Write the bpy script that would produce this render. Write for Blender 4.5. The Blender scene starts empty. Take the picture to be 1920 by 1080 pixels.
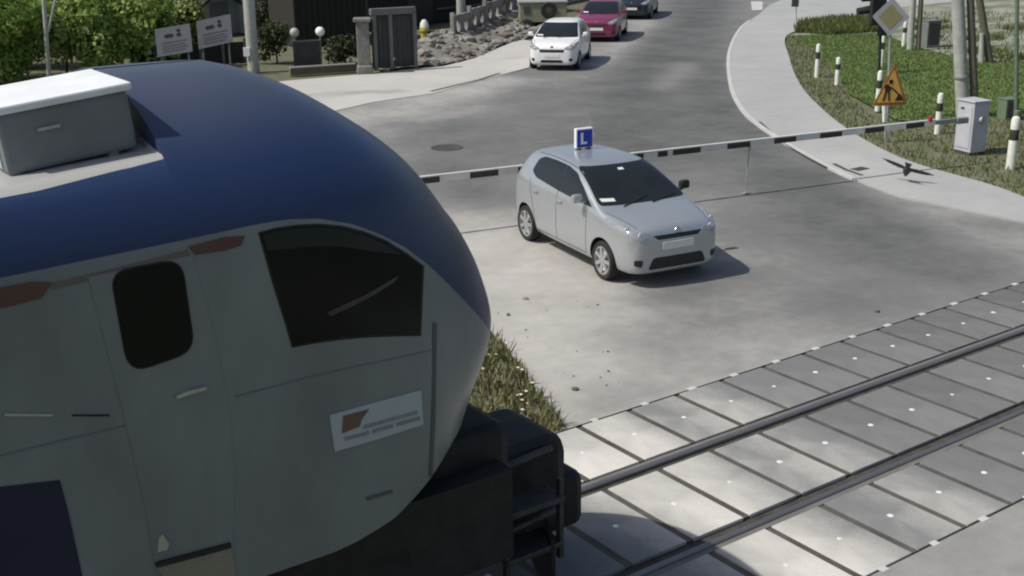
import bpy, bmesh, math, random
import numpy as np
from mathutils import Vector, Matrix, Quaternion
from mathutils.bvhtree import BVHTree
from mathutils.geometry import delaunay_2d_cdt
rnd = random.Random(7)
S = bpy.context.scene
COL = S.collection

# ------------------------------------------------------------------ camera, sky, sun, exposure
FPX, YAW, PITCH, ROLL = 2257.8, 0.617404, 0.315295, -0.012935
CAM = Vector((-10.5476, -7.5802, 5.58589))
_f = Vector((math.sin(YAW)*math.cos(PITCH), math.cos(YAW)*math.cos(PITCH), -math.sin(PITCH)))
_r = Vector((math.cos(YAW), -math.sin(YAW), 0)); _u = _r.cross(_f)
FH = Vector((_f.x, _f.y, 0)).normalized()
RT = math.cos(ROLL)*_r + math.sin(ROLL)*_u
UP = -math.sin(ROLL)*_r + math.cos(ROLL)*_u
cd = bpy.data.cameras.new('camera'); cam = bpy.data.objects.new('camera', cd); COL.objects.link(cam)
cam.matrix_world = Matrix(((RT.x, UP.x, -_f.x, CAM.x), (RT.y, UP.y, -_f.y, CAM.y), (RT.z, UP.z, -_f.z, CAM.z), (0, 0, 0, 1)))
cd.sensor_width = 36; cd.lens = FPX/1920*36; cd.clip_start = .1; cd.clip_end = 900
S.camera = cam

SUN = Vector((-.73, .25, 1)).normalized()
W = bpy.data.worlds.new('World'); S.world = W; W.use_nodes = True
sky = W.node_tree.nodes.new('ShaderNodeTexSky'); sky.sky_type = 'NISHITA'; sky.sun_disc = False
sky.sun_elevation = math.asin(SUN.z); sky.sun_rotation = math.atan2(SUN.x, SUN.y)
sky.air_density = 1.0; sky.dust_density = 2.5; sky.ozone_density = 1.0
bg = W.node_tree.nodes['Background']; W.node_tree.links.new(sky.outputs[0], bg.inputs[0]); bg.inputs[1].default_value = .09
sl = bpy.data.lights.new('sun', 'SUN'); sl.energy = 3.4; sl.angle = math.radians(.5); sl.color = (1, .96, .89)
so = bpy.data.objects.new('sun', sl); COL.objects.link(so); so.rotation_mode = 'QUATERNION'
so.rotation_quaternion = SUN.to_track_quat('Z', 'Y')
S.cycles.pixel_filter_type = 'BLACKMAN_HARRIS'; S.cycles.filter_width = 2.1   # soft low-resolution lens
S.view_settings.view_transform = 'Standard'; S.view_settings.look = 'None'; S.view_settings.exposure = .10; S.view_settings.gamma = 1

# ------------------------------------------------------------------ measuring helpers
def ray(px, py): return (_f + (px-960)/FPX*RT + (540-py)/FPX*UP)
def G(px, py, z=0.0):
    d = ray(px, py); return CAM + d*((z-CAM.z)/d.z)
def AT(px, py, ref):
    # point seen at this pixel on the upright plane through ref that faces the camera
    d = ray(px, py); return CAM + d*((Vector(ref)-CAM).dot(FH)/d.dot(FH))
def lerp(a, b, t): return a+(b-a)*t

# ------------------------------------------------------------------ materials
M = {}
def mat(name, c1, c2=None, rough=.7, metal=0.0, scale=8.0, detail=4.0, bump=0.0, bscale=None, spec=.4, coat=0.0, emit=None, stretch=None, mrot=0.0):
    m = bpy.data.materials.new(name); m.use_nodes = True; nt = m.node_tree; b = nt.nodes['Principled BSDF']
    b.inputs['Roughness'].default_value = rough; b.inputs['Metallic'].default_value = metal
    b.inputs['Specular IOR Level'].default_value = spec; b.inputs['Coat Weight'].default_value = coat
    b.inputs['Coat Roughness'].default_value = .08
    c1 = tuple(c1)+(1,)
    if c2 is None: c2 = tuple(v*.8 for v in c1[:3])
    c2 = tuple(c2)+(1,)
    tc = nt.nodes.new('ShaderNodeTexCoord'); src = tc.outputs['Object']
    if stretch:
        mp = nt.nodes.new('ShaderNodeMapping'); mp.inputs['Scale'].default_value = stretch; mp.inputs['Rotation'].default_value = (0, 0, mrot); nt.links.new(src, mp.inputs[0]); src = mp.outputs[0]
    n = nt.nodes.new('ShaderNodeTexNoise'); n.inputs['Scale'].default_value = scale; n.inputs['Detail'].default_value = detail; n.inputs['Roughness'].default_value = .65
    nt.links.new(src, n.inputs['Vector'])
    r = nt.nodes.new('ShaderNodeValToRGB'); r.color_ramp.elements[0].position = .32; r.color_ramp.elements[1].position = .68
    r.color_ramp.elements[0].color = c1; r.color_ramp.elements[1].color = c2
    nt.links.new(n.outputs['Fac'], r.inputs[0]); nt.links.new(r.outputs[0], b.inputs['Base Color'])
    if bump:
        n2 = nt.nodes.new('ShaderNodeTexNoise'); n2.inputs['Scale'].default_value = bscale or scale*4; n2.inputs['Detail'].default_value = 5
        nt.links.new(src, n2.inputs['Vector'])
        bp = nt.nodes.new('ShaderNodeBump'); bp.inputs['Strength'].default_value = bump; bp.inputs['Distance'].default_value = .02
        nt.links.new(n2.outputs['Fac'], bp.inputs['Height']); nt.links.new(bp.outputs[0], b.inputs['Normal'])
    if emit:
        b.inputs['Emission Color'].default_value = tuple(emit[:3])+(1,); b.inputs['Emission Strength'].default_value = emit[3]
    M[name] = m; return m
def dustmat(name, dark, mid, pale, rough=.85, fine=60, fa=.35):
    """ground surface whose dust cover is stored on the mesh as the attribute 'dust' (0 clean .. 1 dusty)"""
    m = bpy.data.materials.new(name); m.use_nodes = True; nt = m.node_tree; b = nt.nodes['Principled BSDF']; L = nt.links
    b.inputs['Roughness'].default_value = rough; b.inputs['Specular IOR Level'].default_value = .3
    at = nt.nodes.new('ShaderNodeAttribute'); at.attribute_name = 'dust'
    tc = nt.nodes.new('ShaderNodeTexCoord')
    def noise(s, d, st=None):
        n = nt.nodes.new('ShaderNodeTexNoise'); n.inputs['Scale'].default_value = s; n.inputs['Detail'].default_value = d; n.inputs['Roughness'].default_value = .6
        L.new(tc.outputs['Object'], n.inputs['Vector']); return n.outputs['Fac']
    def math_(op, a, bb):
        x = nt.nodes.new('ShaderNodeMath'); x.operation = op
        for i, v in enumerate((a, bb)):
            if isinstance(v, (int, float)): x.inputs[i].default_value = v
            else: L.new(v, x.inputs[i])
        return x.outputs[0]
    big = math_('MULTIPLY', math_('SUBTRACT', noise(.55, 6), .5), .55)
    midn = math_('MULTIPLY', math_('SUBTRACT', noise(3.5, 6), .5), .28)
    finen = math_('MULTIPLY', math_('SUBTRACT', noise(fine, 3), .5), fa)
    v = math_('ADD', math_('ADD', at.outputs['Fac'], big), math_('ADD', midn, finen))
    r = nt.nodes.new('ShaderNodeValToRGB'); e = r.color_ramp.elements
    e[0].position = .05; e[0].color = tuple(dark)+(1,); e[1].position = .95; e[1].color = tuple(pale)+(1,)
    k = e.new(.45); k.color = tuple(mid)+(1,)
    L.new(v, r.inputs[0]); L.new(r.outputs[0], b.inputs['Base Color'])
    bp = nt.nodes.new('ShaderNodeBump'); bp.inputs['Strength'].default_value = .25; bp.inputs['Distance'].default_value = .01
    L.new(noise(fine*1.5, 3), bp.inputs['Height']); L.new(bp.outputs[0], b.inputs['Normal'])
    M[name] = m; return m

dustmat('asphalt', (.085, .088, .085), (.19, .19, .183), (.47, .45, .41), fa=.22)
dustmat('panel_concrete', (.11, .112, .11), (.22, .222, .215), (.68, .65, .585), fine=45, fa=.14)
dustmat('pavement', (.24, .245, .24), (.365, .37, .357), (.50, .495, .475), fine=30)
dustmat('path_concrete', (.28, .28, .26), (.42, .41, .385), (.56, .54, .50), fine=30)
mat('soil', (.16, .15, .10), (.09, .105, .05), .95, scale=1.2, bump=.5, bscale=14)
mat('gravel_yard', (.34, .34, .29), (.085, .11, .045), .95, scale=1.0, detail=7, bump=.6, bscale=9, stretch=(.28, .75, 1), mrot=math.radians(35))
mat('grass_ground', (.11, .18, .05), (.13, .17, .065), .95, scale=1.0, bump=.5, bscale=20)
mat('verge_dirt', (.17, .155, .115), (.10, .115, .05), .95, scale=1.6, bump=.6, bscale=16)
mat('ballast', (.10, .09, .08), (.05, .045, .04), .95, scale=14, bump=1, bscale=22)
mat('grass_blade', (.155, .25, .065), (.21, .28, .09), .7, scale=2.2)
mat('weed_blade', (.10, .115, .035), (.18, .17, .07), .75, scale=6)
mat('dry_blade', (.13, .13, .05), (.24, .22, .11), .75, scale=5)
mat('weed_flower', (.75, .72, .55), (.6, .55, .3), .7, scale=6)
mat('leaf_bright', (.34, .50, .11), (.20, .33, .065), .6, scale=1.6)
mat('leaf_mid', (.42, .49, .16), (.25, .31, .09), .6, scale=1.6)
mat('leaf_dark', (.022, .04, .014), (.045, .06, .02), .6, scale=1.5)
for n_ in ('grass_blade', 'weed_blade', 'leaf_bright', 'leaf_mid', 'leaf_dark'):
    nt = M[n_].node_tree; b = nt.nodes['Principled BSDF']; tr = nt.nodes.new('ShaderNodeBsdfTranslucent'); mxs = nt.nodes.new('ShaderNodeMixShader'); mxs.inputs[0].default_value = .45
    nt.links.new(b.inputs['Base Color'].links[0].from_socket, tr.inputs[0]); nt.links.new(b.outputs[0], mxs.inputs[1]); nt.links.new(tr.outputs[0], mxs.inputs[2])
    nt.links.new(mxs.outputs[0], nt.nodes['Material Output'].inputs[0])
mat('bark', (.11, .09, .07), (.06, .05, .04), .9, scale=9, bump=.5)
mat('rubber_black', (.02, .02, .02), (.035, .035, .033), .85, scale=20)
mat('groove', (.04, .038, .034), (.085, .08, .07), .9, scale=6)
mat('rail_filler', (.13, .12, .11), (.19, .178, .165), .8, scale=4, stretch=(.4, 3, 3))
mat('rail_steel', (.20, .19, .18), (.28, .265, .25), .38, metal=.75, scale=5, stretch=(.3, 6, 6))
mat('galvanized', (.42, .43, .43), (.30, .31, .31), .5, metal=.35, scale=6)
mat('white_bolt', (.8, .8, .76), (.6, .6, .57), .5, scale=20)
mat('kerb_concrete', (.54, .54, .51), (.44, .44, .42), .9, scale=4, bump=.3)
mat('iron', (.06, .06, .058), (.10, .098, .092), .65, metal=.3, scale=12)
# train
mat('train_grey', (.228, .25, .245), (.165, .18, .177), .34, scale=.9, spec=.45, stretch=(1.4, 1, .6))
mat('train_roof_grey', (.46, .46, .44), (.36, .355, .34), .7, scale=2.5, stretch=(.6, 2, 2))
mat('train_dark', (.012, .012, .012), (.028, .027, .025), .7, scale=6)
mat('train_steel', (.05, .05, .05), (.09, .085, .08), .5, metal=.4, scale=9)
mat('train_glass', (.007, .009, .008), (.011, .013, .012), .18, scale=2, spec=.16)
mat('train_seam', (.10, .11, .11), (.085, .09, .09), .6, scale=6)
mat('faint_seam', (.145, .16, .158), (.125, .138, .136), .6, scale=6)
mat('train_navy', (.008, .011, .042), (.012, .015, .052), .4, scale=2)
mat('train_red', (.13, .05, .035), (.10, .055, .042), .5, scale=3)
mat('train_stripe', (.15, .12, .108), (.13, .11, .10), .5, scale=3)
mat('train_plate', (.44, .48, .49), (.40, .435, .445), .5, scale=4)
mat('plate_mark', (.17, .10, .075), (.14, .09, .07), .5, scale=6)
mat('plate_text', (.20, .22, .23), (.26, .28, .29), .5, scale=30)
mat('unit_white', (.82, .84, .84), (.70, .72, .72), .5, scale=3)
mat('unit_side', (.20, .215, .215), (.15, .16, .16), .6, scale=3)
mat('train_step', (.26, .24, .18), (.22, .20, .15), .6, scale=4)
mat('bare_metal', (.55, .56, .55), (.40, .41, .40), .35, metal=.6, scale=9)
# cars
def paint(n, c, metal=.0, rough=.28): mat(n, c, tuple(v*.94 for v in c), rough, metal=metal, scale=1.5, coat=.6, spec=.5)
mat('window_gradient', (.022, .024, .021), (.030, .032, .028), .5, scale=3, spec=.2)  # paler tone for the top of the cab window
paint('paint_silver', (.49, .515, .53), .55, .28); paint('paint_white', (.86, .86, .84)); paint('paint_red', (.23, .026, .085), .15); paint('paint_navy', (.012, .022, .032), .2)
mat('car_glass', (.012, .015, .015), (.018, .02, .02), .04, scale=2, spec=.55)
mat('car_black', (.018, .018, .019), (.03, .03, .03), .5, scale=8)
mat('car_seam', (.09, .095, .10), (.07, .075, .08), .6, scale=8)
mat('tyre', (.022, .022, .022), (.032, .031, .03), .85, scale=14)
mat('rim', (.62, .63, .63), (.48, .49, .49), .3, metal=.7, scale=6)
mat('lamp_clear', (.30, .32, .34), (.20, .215, .23), .06, scale=7, coat=1.0)
mat('lamp_reflector', (.85, .87, .88), (.7, .72, .74), .1, metal=.3, scale=9, coat=1.0)
mat('lamp_lit', (.9, .9, .85), (.8, .8, .8), .1, scale=9, emit=(1, .97, .9, 1.6))
mat('lamp_red', (.35, .015, .012), (.25, .01, .01), .15, scale=9, coat=.6)
mat('plate_white', (.78, .78, .74), (.70, .70, .66), .5, scale=9)
mat('chrome', (.62, .63, .64), (.5, .5, .52), .15, metal=.9, scale=9)
mat('sticker', (.75, .75, .72), (.65, .65, .62), .6, scale=9)
mat('sign_blue', (.02, .05, .36), (.025, .06, .40), .45, scale=4)
mat('sign_white', (.82, .83, .86), (.72, .73, .77), .5, scale=4)
# street things
mat('post_white', (.80, .81, .74), (.66, .68, .58), .55, scale=7)
mat('post_black', (.02, .025, .015), (.035, .04, .025), .7, scale=9)
mat('boom_white', (.74, .73, .68), (.60, .59, .55), .5, scale=3)
mat('boom_dark', (.035, .028, .024), (.05, .04, .035), .6, scale=4)
mat('cabinet_grey', (.50, .51, .54), (.42, .43, .46), .5, scale=3)
mat('concrete_pole', (.45, .46, .42), (.33, .34, .31), .85, scale=5, bump=.3)
mat('wood_pole', (.17, .16, .12), (.10, .095, .07), .9, scale=6, stretch=(3, 3, .3), bump=.4)
mat('green_paint', (.16, .22, .15), (.12, .17, .11), .55, scale=6)
mat('sign_back', (.27, .285, .30), (.22, .235, .25), .5, metal=.2, scale=6)
mat('sign_yellow', (.19, .175, .085), (.16, .15, .085), .5, scale=4)
mat('works_yellow', (.72, .46, .12), (.64, .34, .07), .5, scale=5)
mat('works_red', (.36, .16, .04), (.28, .13, .035), .5, scale=5)
mat('works_black', (.03, .018, .01), (.04, .025, .012), .6, scale=6)
mat('signal_black', (.018, .02, .02), (.03, .033, .033), .6, scale=6)
mat('board_grey', (.21, .215, .235), (.18, .185, .20), .7, scale=3)
mat('board_ink', (.015, .016, .024), (.03, .03, .04), .7, scale=9)
mat('board_faint', (.13, .135, .15), (.15, .155, .17), .7, scale=9)
mat('dark_boards', (.020, .020, .017), (.035, .034, .028), .9, scale=5, stretch=(6, 6, .4))  # near black so the added sheds look shaded
mat('gate_metal', (.055, .06, .055), (.035, .038, .036), .7, scale=3)
mat('gate_frame', (.15, .16, .15), (.11, .12, .115), .7, scale=4)
mat('pillar_stone', (.24, .23, .21), (.14, .135, .12), .9, scale=6, bump=.6)
mat('stone', (.33, .315, .285), (.15, .14, .12), .9, scale=1.1, bump=.6, bscale=9)
mat('house_wall', (.33, .34, .34), (.26, .27, .27), .85, scale=3)
mat('globe_glass', (.92, .92, .88), (.85, .85, .8), .3, scale=4)
mat('globe_dim', (.40, .43, .34), (.38, .42, .32), .4, scale=4)
mat('hydrant_yellow', (.50, .42, .05), (.38, .32, .05), .5, scale=6)
mat('olive_panel', (.27, .29, .19), (.21, .23, .14), .7, scale=3)
mat('scrub', (.10, .10, .05), (.05, .06, .03), .9, scale=3)
mat('feather', (.03, .03, .032), (.06, .06, .058), .7, scale=20)
mat('brick_low', (.20, .16, .13), (.13, .105, .085), .9, scale=7)

# ------------------------------------------------------------------ mesh builder
class MB:
    def __init__(s): s.v = []; s.f = []; s.m = []
    def add(s, vs, fs, mi=0):
        o = len(s.v); s.v += [tuple(v) for v in vs]
        for f in fs: s.f.append(tuple(o+i for i in f)); s.m.append(mi)
        return s
    def box(s, c, size, rz=0, mi=0, bev=0.0, rot=None):
        x, y, z = [v/2 for v in size]
        if bev <= 0:
            vs = [Vector((sx*x, sy*y, sz*z)) for sx in (-1, 1) for sy in (-1, 1) for sz in (-1, 1)]
            fs = [(0, 1, 3, 2), (4, 6, 7, 5), (0, 4, 5, 1), (2, 3, 7, 6), (0, 2, 6, 4), (1, 5, 7, 3)]
        else:
            bm = bmesh.new(); bmesh.ops.create_cube(bm, size=1)
            for v in bm.verts: v.co = Vector((v.co.x*2*x, v.co.y*2*y, v.co.z*2*z))
            bmesh.ops.bevel(bm, geom=bm.edges[:], offset=bev, segments=2, affect='EDGES', profile=.5)
            bm.verts.index_update(); vs = [v.co.copy() for v in bm.verts]; fs = [[v.index for v in f.verts] for f in bm.faces]; bm.free()
        R = rot if rot is not None else Matrix.Rotation(rz, 3, 'Z')
        return s.add([R @ v + Vector(c) for v in vs], fs, mi)
    def tube(s, a, b, r0, r1=None, n=10, mi=0):
        a, b = Vector(a), Vector(b); r1 = r0 if r1 is None else r1
        q = (b-a).to_track_quat('Z', 'Y')
        vs = []
        for p, r in ((a, r0), (b, r1)):
            for i in range(n): t = 2*math.pi*i/n; vs.append(p + q @ Vector((r*math.cos(t), r*math.sin(t), 0)))
        fs = [(i, (i+1) % n, n+(i+1) % n, n+i) for i in range(n)] + [tuple(range(n-1, -1, -1)), tuple(range(n, 2*n))]
        return s.add(vs, fs, mi)
    def lathe(s, prof, c=(0, 0, 0), axis='Z', n=24, mi=0):
        """prof: (radius, height) pairs; mi may be a list per segment"""
        vs = []; fs = []; k = len(prof)
        for r, h in prof:
            for i in range(n):
                t = 2*math.pi*i/n; p = (r*math.cos(t), r*math.sin(t), h)
                if axis == 'Y': p = (p[0], p[2], p[1])
                if axis == 'X': p = (p[2], p[0], p[1])
                vs.append(Vector(p)+Vector(c))
        o = len(s.v); s.v += [tuple(v) for v in vs]
        for j in range(k-1):
            for i in range(n):
                s.f.append((o+j*n+i, o+j*n+(i+1) % n, o+(j+1)*n+(i+1) % n, o+(j+1)*n+i)); s.m.append(mi[j] if isinstance(mi, (list, tuple)) else mi)
        return s
    def prism(s, poly, z0, z1, mi=0):
        n = len(poly); vs = [(p[0], p[1], z0) for p in poly]+[(p[0], p[1], z1) for p in poly]
        fs = [(i, (i+1) % n, n+(i+1) % n, n+i) for i in range(n)]+[tuple(range(n-1, -1, -1)), tuple(range(n, 2*n))]
        return s.add(vs, fs, mi)
    def plate(s, poly, o, ux, uy, t, mi=0, off=0.0):
        """flat polygon (2D) in the plane o,ux,uy, thickness t towards the front (ux x uy), lifted by off"""
        ux, uy = Vector(ux), Vector(uy); nn = ux.cross(uy).normalized(); o = Vector(o)+nn*off
        n = len(poly); vs = [o+ux*p[0]+uy*p[1] for p in poly]+[o+ux*p[0]+uy*p[1]+nn*t for p in poly]
        fs = [(i, (i+1) % n, n+(i+1) % n, n+i) for i in range(n)]+[tuple(range(n-1, -1, -1)), tuple(range(n, 2*n))]
        return s.add(vs, fs, mi)
    def build(s, name, mats, parent=None, smooth=False, loc=None):
        me = bpy.data.meshes.new(name)
        vv = s.v
        if loc is not None: L = Vector(loc); vv = [tuple(Vector(v)-L) for v in vv]
        me.from_pydata(vv, [], s.f)
        if not isinstance(mats, (list, tuple)): mats = [mats]
        for m in mats: me.materials.append(M[m])
        me.polygons.foreach_set('material_index', s.m)
        bm = bmesh.new(); bm.from_mesh(me); bmesh.ops.recalc_face_normals(bm, faces=bm.faces[:]); bm.to_mesh(me); bm.free()
        if smooth:
            me.polygons.foreach_set('use_smooth', [True]*len(me.polygons)); me.set_sharp_from_angle(angle=math.radians(38))
        me.update(); o = bpy.data.objects.new(name, me); COL.objects.link(o)
        if parent is not None: o.parent = parent
        elif loc is not None: o.location = loc
        return o
def tag(o, label=None, cat=None, group=None, kind=None):
    if label: o['label'] = label
    if cat: o['category'] = cat
    if group: o['group'] = group
    if kind: o['kind'] = kind
    return o
def thing(name, label, cat, loc=(0, 0, 0), rz=0, group=None):
    o = bpy.data.objects.new(name, None); COL.objects.link(o); o.location = loc; o.rotation_euler = (0, 0, rz); o.empty_display_size = .2
    return tag(o, label, cat, group)
def copy_tree(o, parent=None):
    c = o.copy(); COL.objects.link(c)
    if parent is not None: c.parent = parent
    for ch in list(o.children): copy_tree(ch, c)
    return c
def rounded(poly, r, n=5):
    out = []; k = len(poly); P = [Vector(p) for p in poly]
    rr = r if isinstance(r, (list, tuple)) else [r]*k
    for i in range(k):
        a, b, c = P[i-1], P[i], P[(i+1) % k]
        d1 = min(rr[i], (a-b).length*.49); d2 = min(rr[i], (c-b).length*.49)
        p1 = b+(a-b).normalized()*d1; p2 = b+(c-b).normalized()*d2
        for j in range(n+1):
            t = j/n; out.append(tuple((1-t)**2*p1+2*t*(1-t)*b+t*t*p2))
    return out
def inside(p, poly):
    x, y = p[0], p[1]; c = False; n = len(poly); j = n-1
    for i in range(n):
        xi, yi, xj, yj = poly[i][0], poly[i][1], poly[j][0], poly[j][1]
        if (yi > y) != (yj > y) and x < (xj-xi)*(y-yi)/(yj-yi)+xi: c = not c
        j = i
    return c
def densify(poly, d, closed=True):
    out = []; n = len(poly)
    for i in range(n if closed else n-1):
        a, b = Vector(poly[i][:2]), Vector(poly[(i+1) % n][:2]); k = max(1, int(math.ceil((b-a).length/d)))
        for j in range(k): out.append(tuple(a.lerp(b, j/k)))
    if not closed: out.append(tuple(poly[-1][:2]))
    return out
def fill(poly, d):
    """triangulate a polygon with interior points spaced d; returns verts2d, tris, number of boundary pts"""
    b = densify(poly, d); xs = [p[0] for p in b]; ys = [p[1] for p in b]; pts = [Vector(p) for p in b]
    y = min(ys)+d*.5
    row = 0
    while y < max(ys):
        x = min(xs)+d*(.5 if row % 2 else 1.0)
        while x < max(xs):
            if inside((x, y), b): pts.append(Vector((x, y)))
            x += d
        y += d; row += 1
    v, e, f, *_ = delaunay_2d_cdt(pts, [(i, (i+1) % len(b)) for i in range(len(b))], [], 1, 1e-6)
    return v, f, len(b)
def patch(bvh, poly, tohit, d, off=.004, depth=.01, mb=None, mi=0):
    """skin piece lying on a surface: 2D polygon -> ray -> hit point, lifted by off, edges folded down by depth"""
    mb = mb or MB(); v2, fs, nb = fill(poly, d); P = []; N = []; last = None
    for v in v2:
        o, dr = tohit(v.x, v.y); h = bvh.ray_cast(o, dr)
        if h[0] is None: h = last if last else (o+dr*5, -dr)
        else: h = (h[0], h[1] if h[1].dot(dr) < 0 else -h[1]); last = h
        P.append(h[0]+h[1]*off); N.append(h[1])
    n0 = len(P); edges = {}
    for f in fs:
        for i in range(len(f)):
            a, b = f[i], f[(i+1) % len(f)]; edges[(a, b)] = 1
    be = [(a, b) for (a, b) in edges if (b, a) not in edges]
    vs = list(P); low = {}; faces = [tuple(f) for f in fs]
    for a, b in be:
        for k in (a, b):
            if k not in low: low[k] = len(vs); vs.append(P[k]-N[k]*depth)
        faces.append((b, a, low[a], low[b]))
    mb.add(vs, faces, mi); return mb
def bvh_of(o):
    dg = bpy.context.evaluated_depsgraph_get(); me = o.data
    return BVHTree.FromPolygons([v.co.copy() for v in me.vertices], [tuple(p.vertices) for p in me.polygons])
def apply_mods(o):
    bpy.context.view_layer.update()
    dg = bpy.context.evaluated_depsgraph_get(); ev = o.evaluated_get(dg); me = bpy.data.meshes.new_from_object(ev)
    old = o.data; o.modifiers.clear(); o.data = me; bpy.data.meshes.remove(old); me.name = o.name
    return o

# ------------------------------------------------------------------ the setting: ground, road, pavements
def segdist(p, a, b):
    ax, ay = a[0], a[1]; bx, by = b[0]-ax, b[1]-ay; t = max(0, min(1, ((p[0]-ax)*bx+(p[1]-ay)*by)/(bx*bx+by*by+1e-9)))
    return math.hypot(p[0]-ax-bx*t, p[1]-ay-by*t)
def strokes_value(p, base, strokes):
    v = base
    for pl, w, val in strokes:
        d = min(segdist(p, pl[i], pl[i+1]) for i in range(len(pl)-1))
        k = math.exp(-(d/w)**2); v = v+(val-v)*k
    return v
def px_line(*pts): return [G(*p) for p in pts]
def sheet(name, poly, z, m, d=.5, base=.5, strokes=(), kind='structure', noise=0, thick=0):
    v2, fs, nb = fill([(p[0], p[1]) for p in poly], d)
    mb = MB(); mb.add([(v.x, v.y, z) for v in v2], [tuple(f) for f in fs])
    if thick:
        edges = {(f[i], f[(i+1) % len(f)]) for f in fs for i in range(len(f))}
        be = [(a, b) for a, b in edges if (b, a) not in edges]; o = len(mb.v)
        for a, b in be:
            mb.add([(v2[a].x, v2[a].y, z), (v2[b].x, v2[b].y, z), (v2[b].x, v2[b].y, z-thick), (v2[a].x, v2[a].y, z-thick)], [(0, 1, 2, 3)])
    o = mb.build(name, m); o['kind'] = kind
    me = o.data
    for p in me.polygons:
        if p.normal.z < -.5: p.flip()
    at = me.attributes.new('dust', 'FLOAT', 'POINT')
    at.data.foreach_set('value', [strokes_value(v.co, base, strokes) for v in me.vertices])
    return o
def P(*pts): return [G(*p) for p in pts]

big = [(-160, -120), (260, -120), (260, 320), (-160, 320)]
sheet('ground', big, -.05, 'soil', d=30)

STROKES = [
    (px_line((1330, -40), (1300, 40), (1250, 120), (1190, 200), (1120, 300)), 2.3, .12),
    (px_line((1250, 60), (1330, 200), (1420, 300), (1560, 400), (1720, 480)), 1.7, .16),
    (px_line((960, 130), (1040, 210), (900, 260)), 1.3, .30),
    (px_line((840, 230), (850, 330), (930, 400)), 1.2, .27),
    (px_line((1230, 25), (1180, 70), (1110, 120)), .8, .62),
    (px_line((1290, 120), (1240, 165)), .5, .42),
    (px_line((600, 230), (760, 205), (940, 150)), 1.1, .72),
    (px_line((880, 200), (800, 225)), .5, .55),
    (px_line((1000, 480), (1120, 600), (1300, 680)), 2.0, .62),
    (px_line((870, 450), (960, 560), (1100, 720)), 2.0, .86),
    (px_line((1130, 760), (1400, 660)), .35, .62),
    (px_line((1250, 640), (1420, 560), (1560, 520)), .7, .50),
    (px_line((1640, 350), (1780, 420), (1960, 480)), .7, .55),
    (px_line((1420, 520), (1240, 555)), .5, .33),
    (px_line((1500, 330), (1640, 430)), .8, .16),
    (px_line((1780, 500), (1600, 560)), .8, .28),
]
road_poly = P((1600, 1300), (2300, 900), (2400, 500), (1920, 470), (1690, 372), (1590, 333), (1425, 238), (1390, 205), (1370, 160), (1367, 100), (1385, 60), (1430, 20), (1520, -40), (1250, -50), (1140, -10))
road_poly = [(1.0, -2.02), (9.5, -2.02), (9.5, 2.02), (8.6, 3.4)] + [tuple(p[:2]) for p in P((1690, 372), (1600, 333), (1445, 238), (1410, 205), (1390, 160), (1387, 100), (1405, 55), (1450, 10), (1560, -42), (1250, -52), (1140, -12), (1060, 45), (990, 80), (1000, 78), (992, 128))] + [tuple(p[:2]) for p in P((935, 142), (810, 176), (700, 192), (600, 215), (420, 245))] + [(-4.0, 18.0), (-4.5, 8.5), (-4.2, 4.6), (-4.1, 3.4), (-4.0, 2.6), (-1.2, 1.98), (-1.2, -2.02)]
# the carriageway is two sheets, either side of the track
road_far = [(9.5, 1.95), (8.6, 3.4)] + road_poly[4:-3] + [(-4.0, 1.95)]
sheet('road', road_far, 0.0, 'asphalt', d=.42, base=.53, strokes=STROKES)
sheet('road_near_side', [(-3.2, -1.97), (-3.2, -14), (10, -14), (10, -1.97)], 0.0, 'asphalt', d=.6, base=.62, strokes=[])

def spline(pts, k=6):
    out = []; n = len(pts)
    for i in range(n-1):
        p0, p1, p2, p3 = [Vector(pts[max(0, min(n-1, j))][:2]) for j in (i-1, i, i+1, i+2)]
        for a in range(k):
            t = a/k; out.append(tuple(.5*((2*p1)+(p2-p0)*t+(2*p0-5*p1+4*p2-p3)*t*t+(3*p1-p0-3*p2+p3)*t**3)))
    out.append(tuple(pts[-1][:2])); return out
LEDGE = spline(P((1690, 372), (1590, 333), (1500, 286), (1425, 238), (1390, 205), (1370, 160), (1367, 100), (1388, 55), (1420, 30)))
REDGE = spline(P((1530, 50), (1475, 68), (1480, 110), (1500, 160), (1540, 205), (1590, 245), (1650, 280), (1720, 310), (1860, 350), (1940, 380), (2100, 440)))
PAVE = LEDGE + [tuple(p[:2]) for p in P((1640, 20), (1640, 44))] + REDGE + [(10.6, 2.2), (9.3, 2.2), (8.62, 3.42)]
_old = [tuple(p[:2]) for p in P((1690, 372), (1590, 333), (1425, 238), (1390, 205), (1370, 160), (1367, 100), (1388, 55), (1420, 30), (1640, 20), (1640, 44), (1530, 50), (1475, 68), (1480, 110), (1500, 160), (1540, 205), (1590, 245), (1650, 280), (1720, 310), (1860, 350), (1940, 380), (2100, 440))] + [(10.6, 2.2), (9.3, 2.2), (8.62, 3.42)]
sheet('pavement', PAVE, .035, 'pavement', d=.5, base=.5, strokes=[(px_line((1560, 300), (1700, 360)), .6, .62), (px_line((1450, 120), (1460, 220)), .8, .42)], thick=.08)
PATH = [tuple(p[:2]) for p in P((420, 245), (600, 215), (700, 192), (810, 176), (935, 142), (992, 127), (1002, 78), (975, 74), (940, 88), (890, 110), (830, 125), (690, 139), (560, 150), (400, 165), (250, 180))]
sheet('footpath', PATH, .012, 'path_concrete', d=.5, base=.66, strokes=[(px_line((590, 180), (660, 174), (740, 172)), .28, .02), (px_line((905, 112), (980, 108)), .18, .25), (px_line((830, 165), (930, 140)), .3, .5)])
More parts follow.
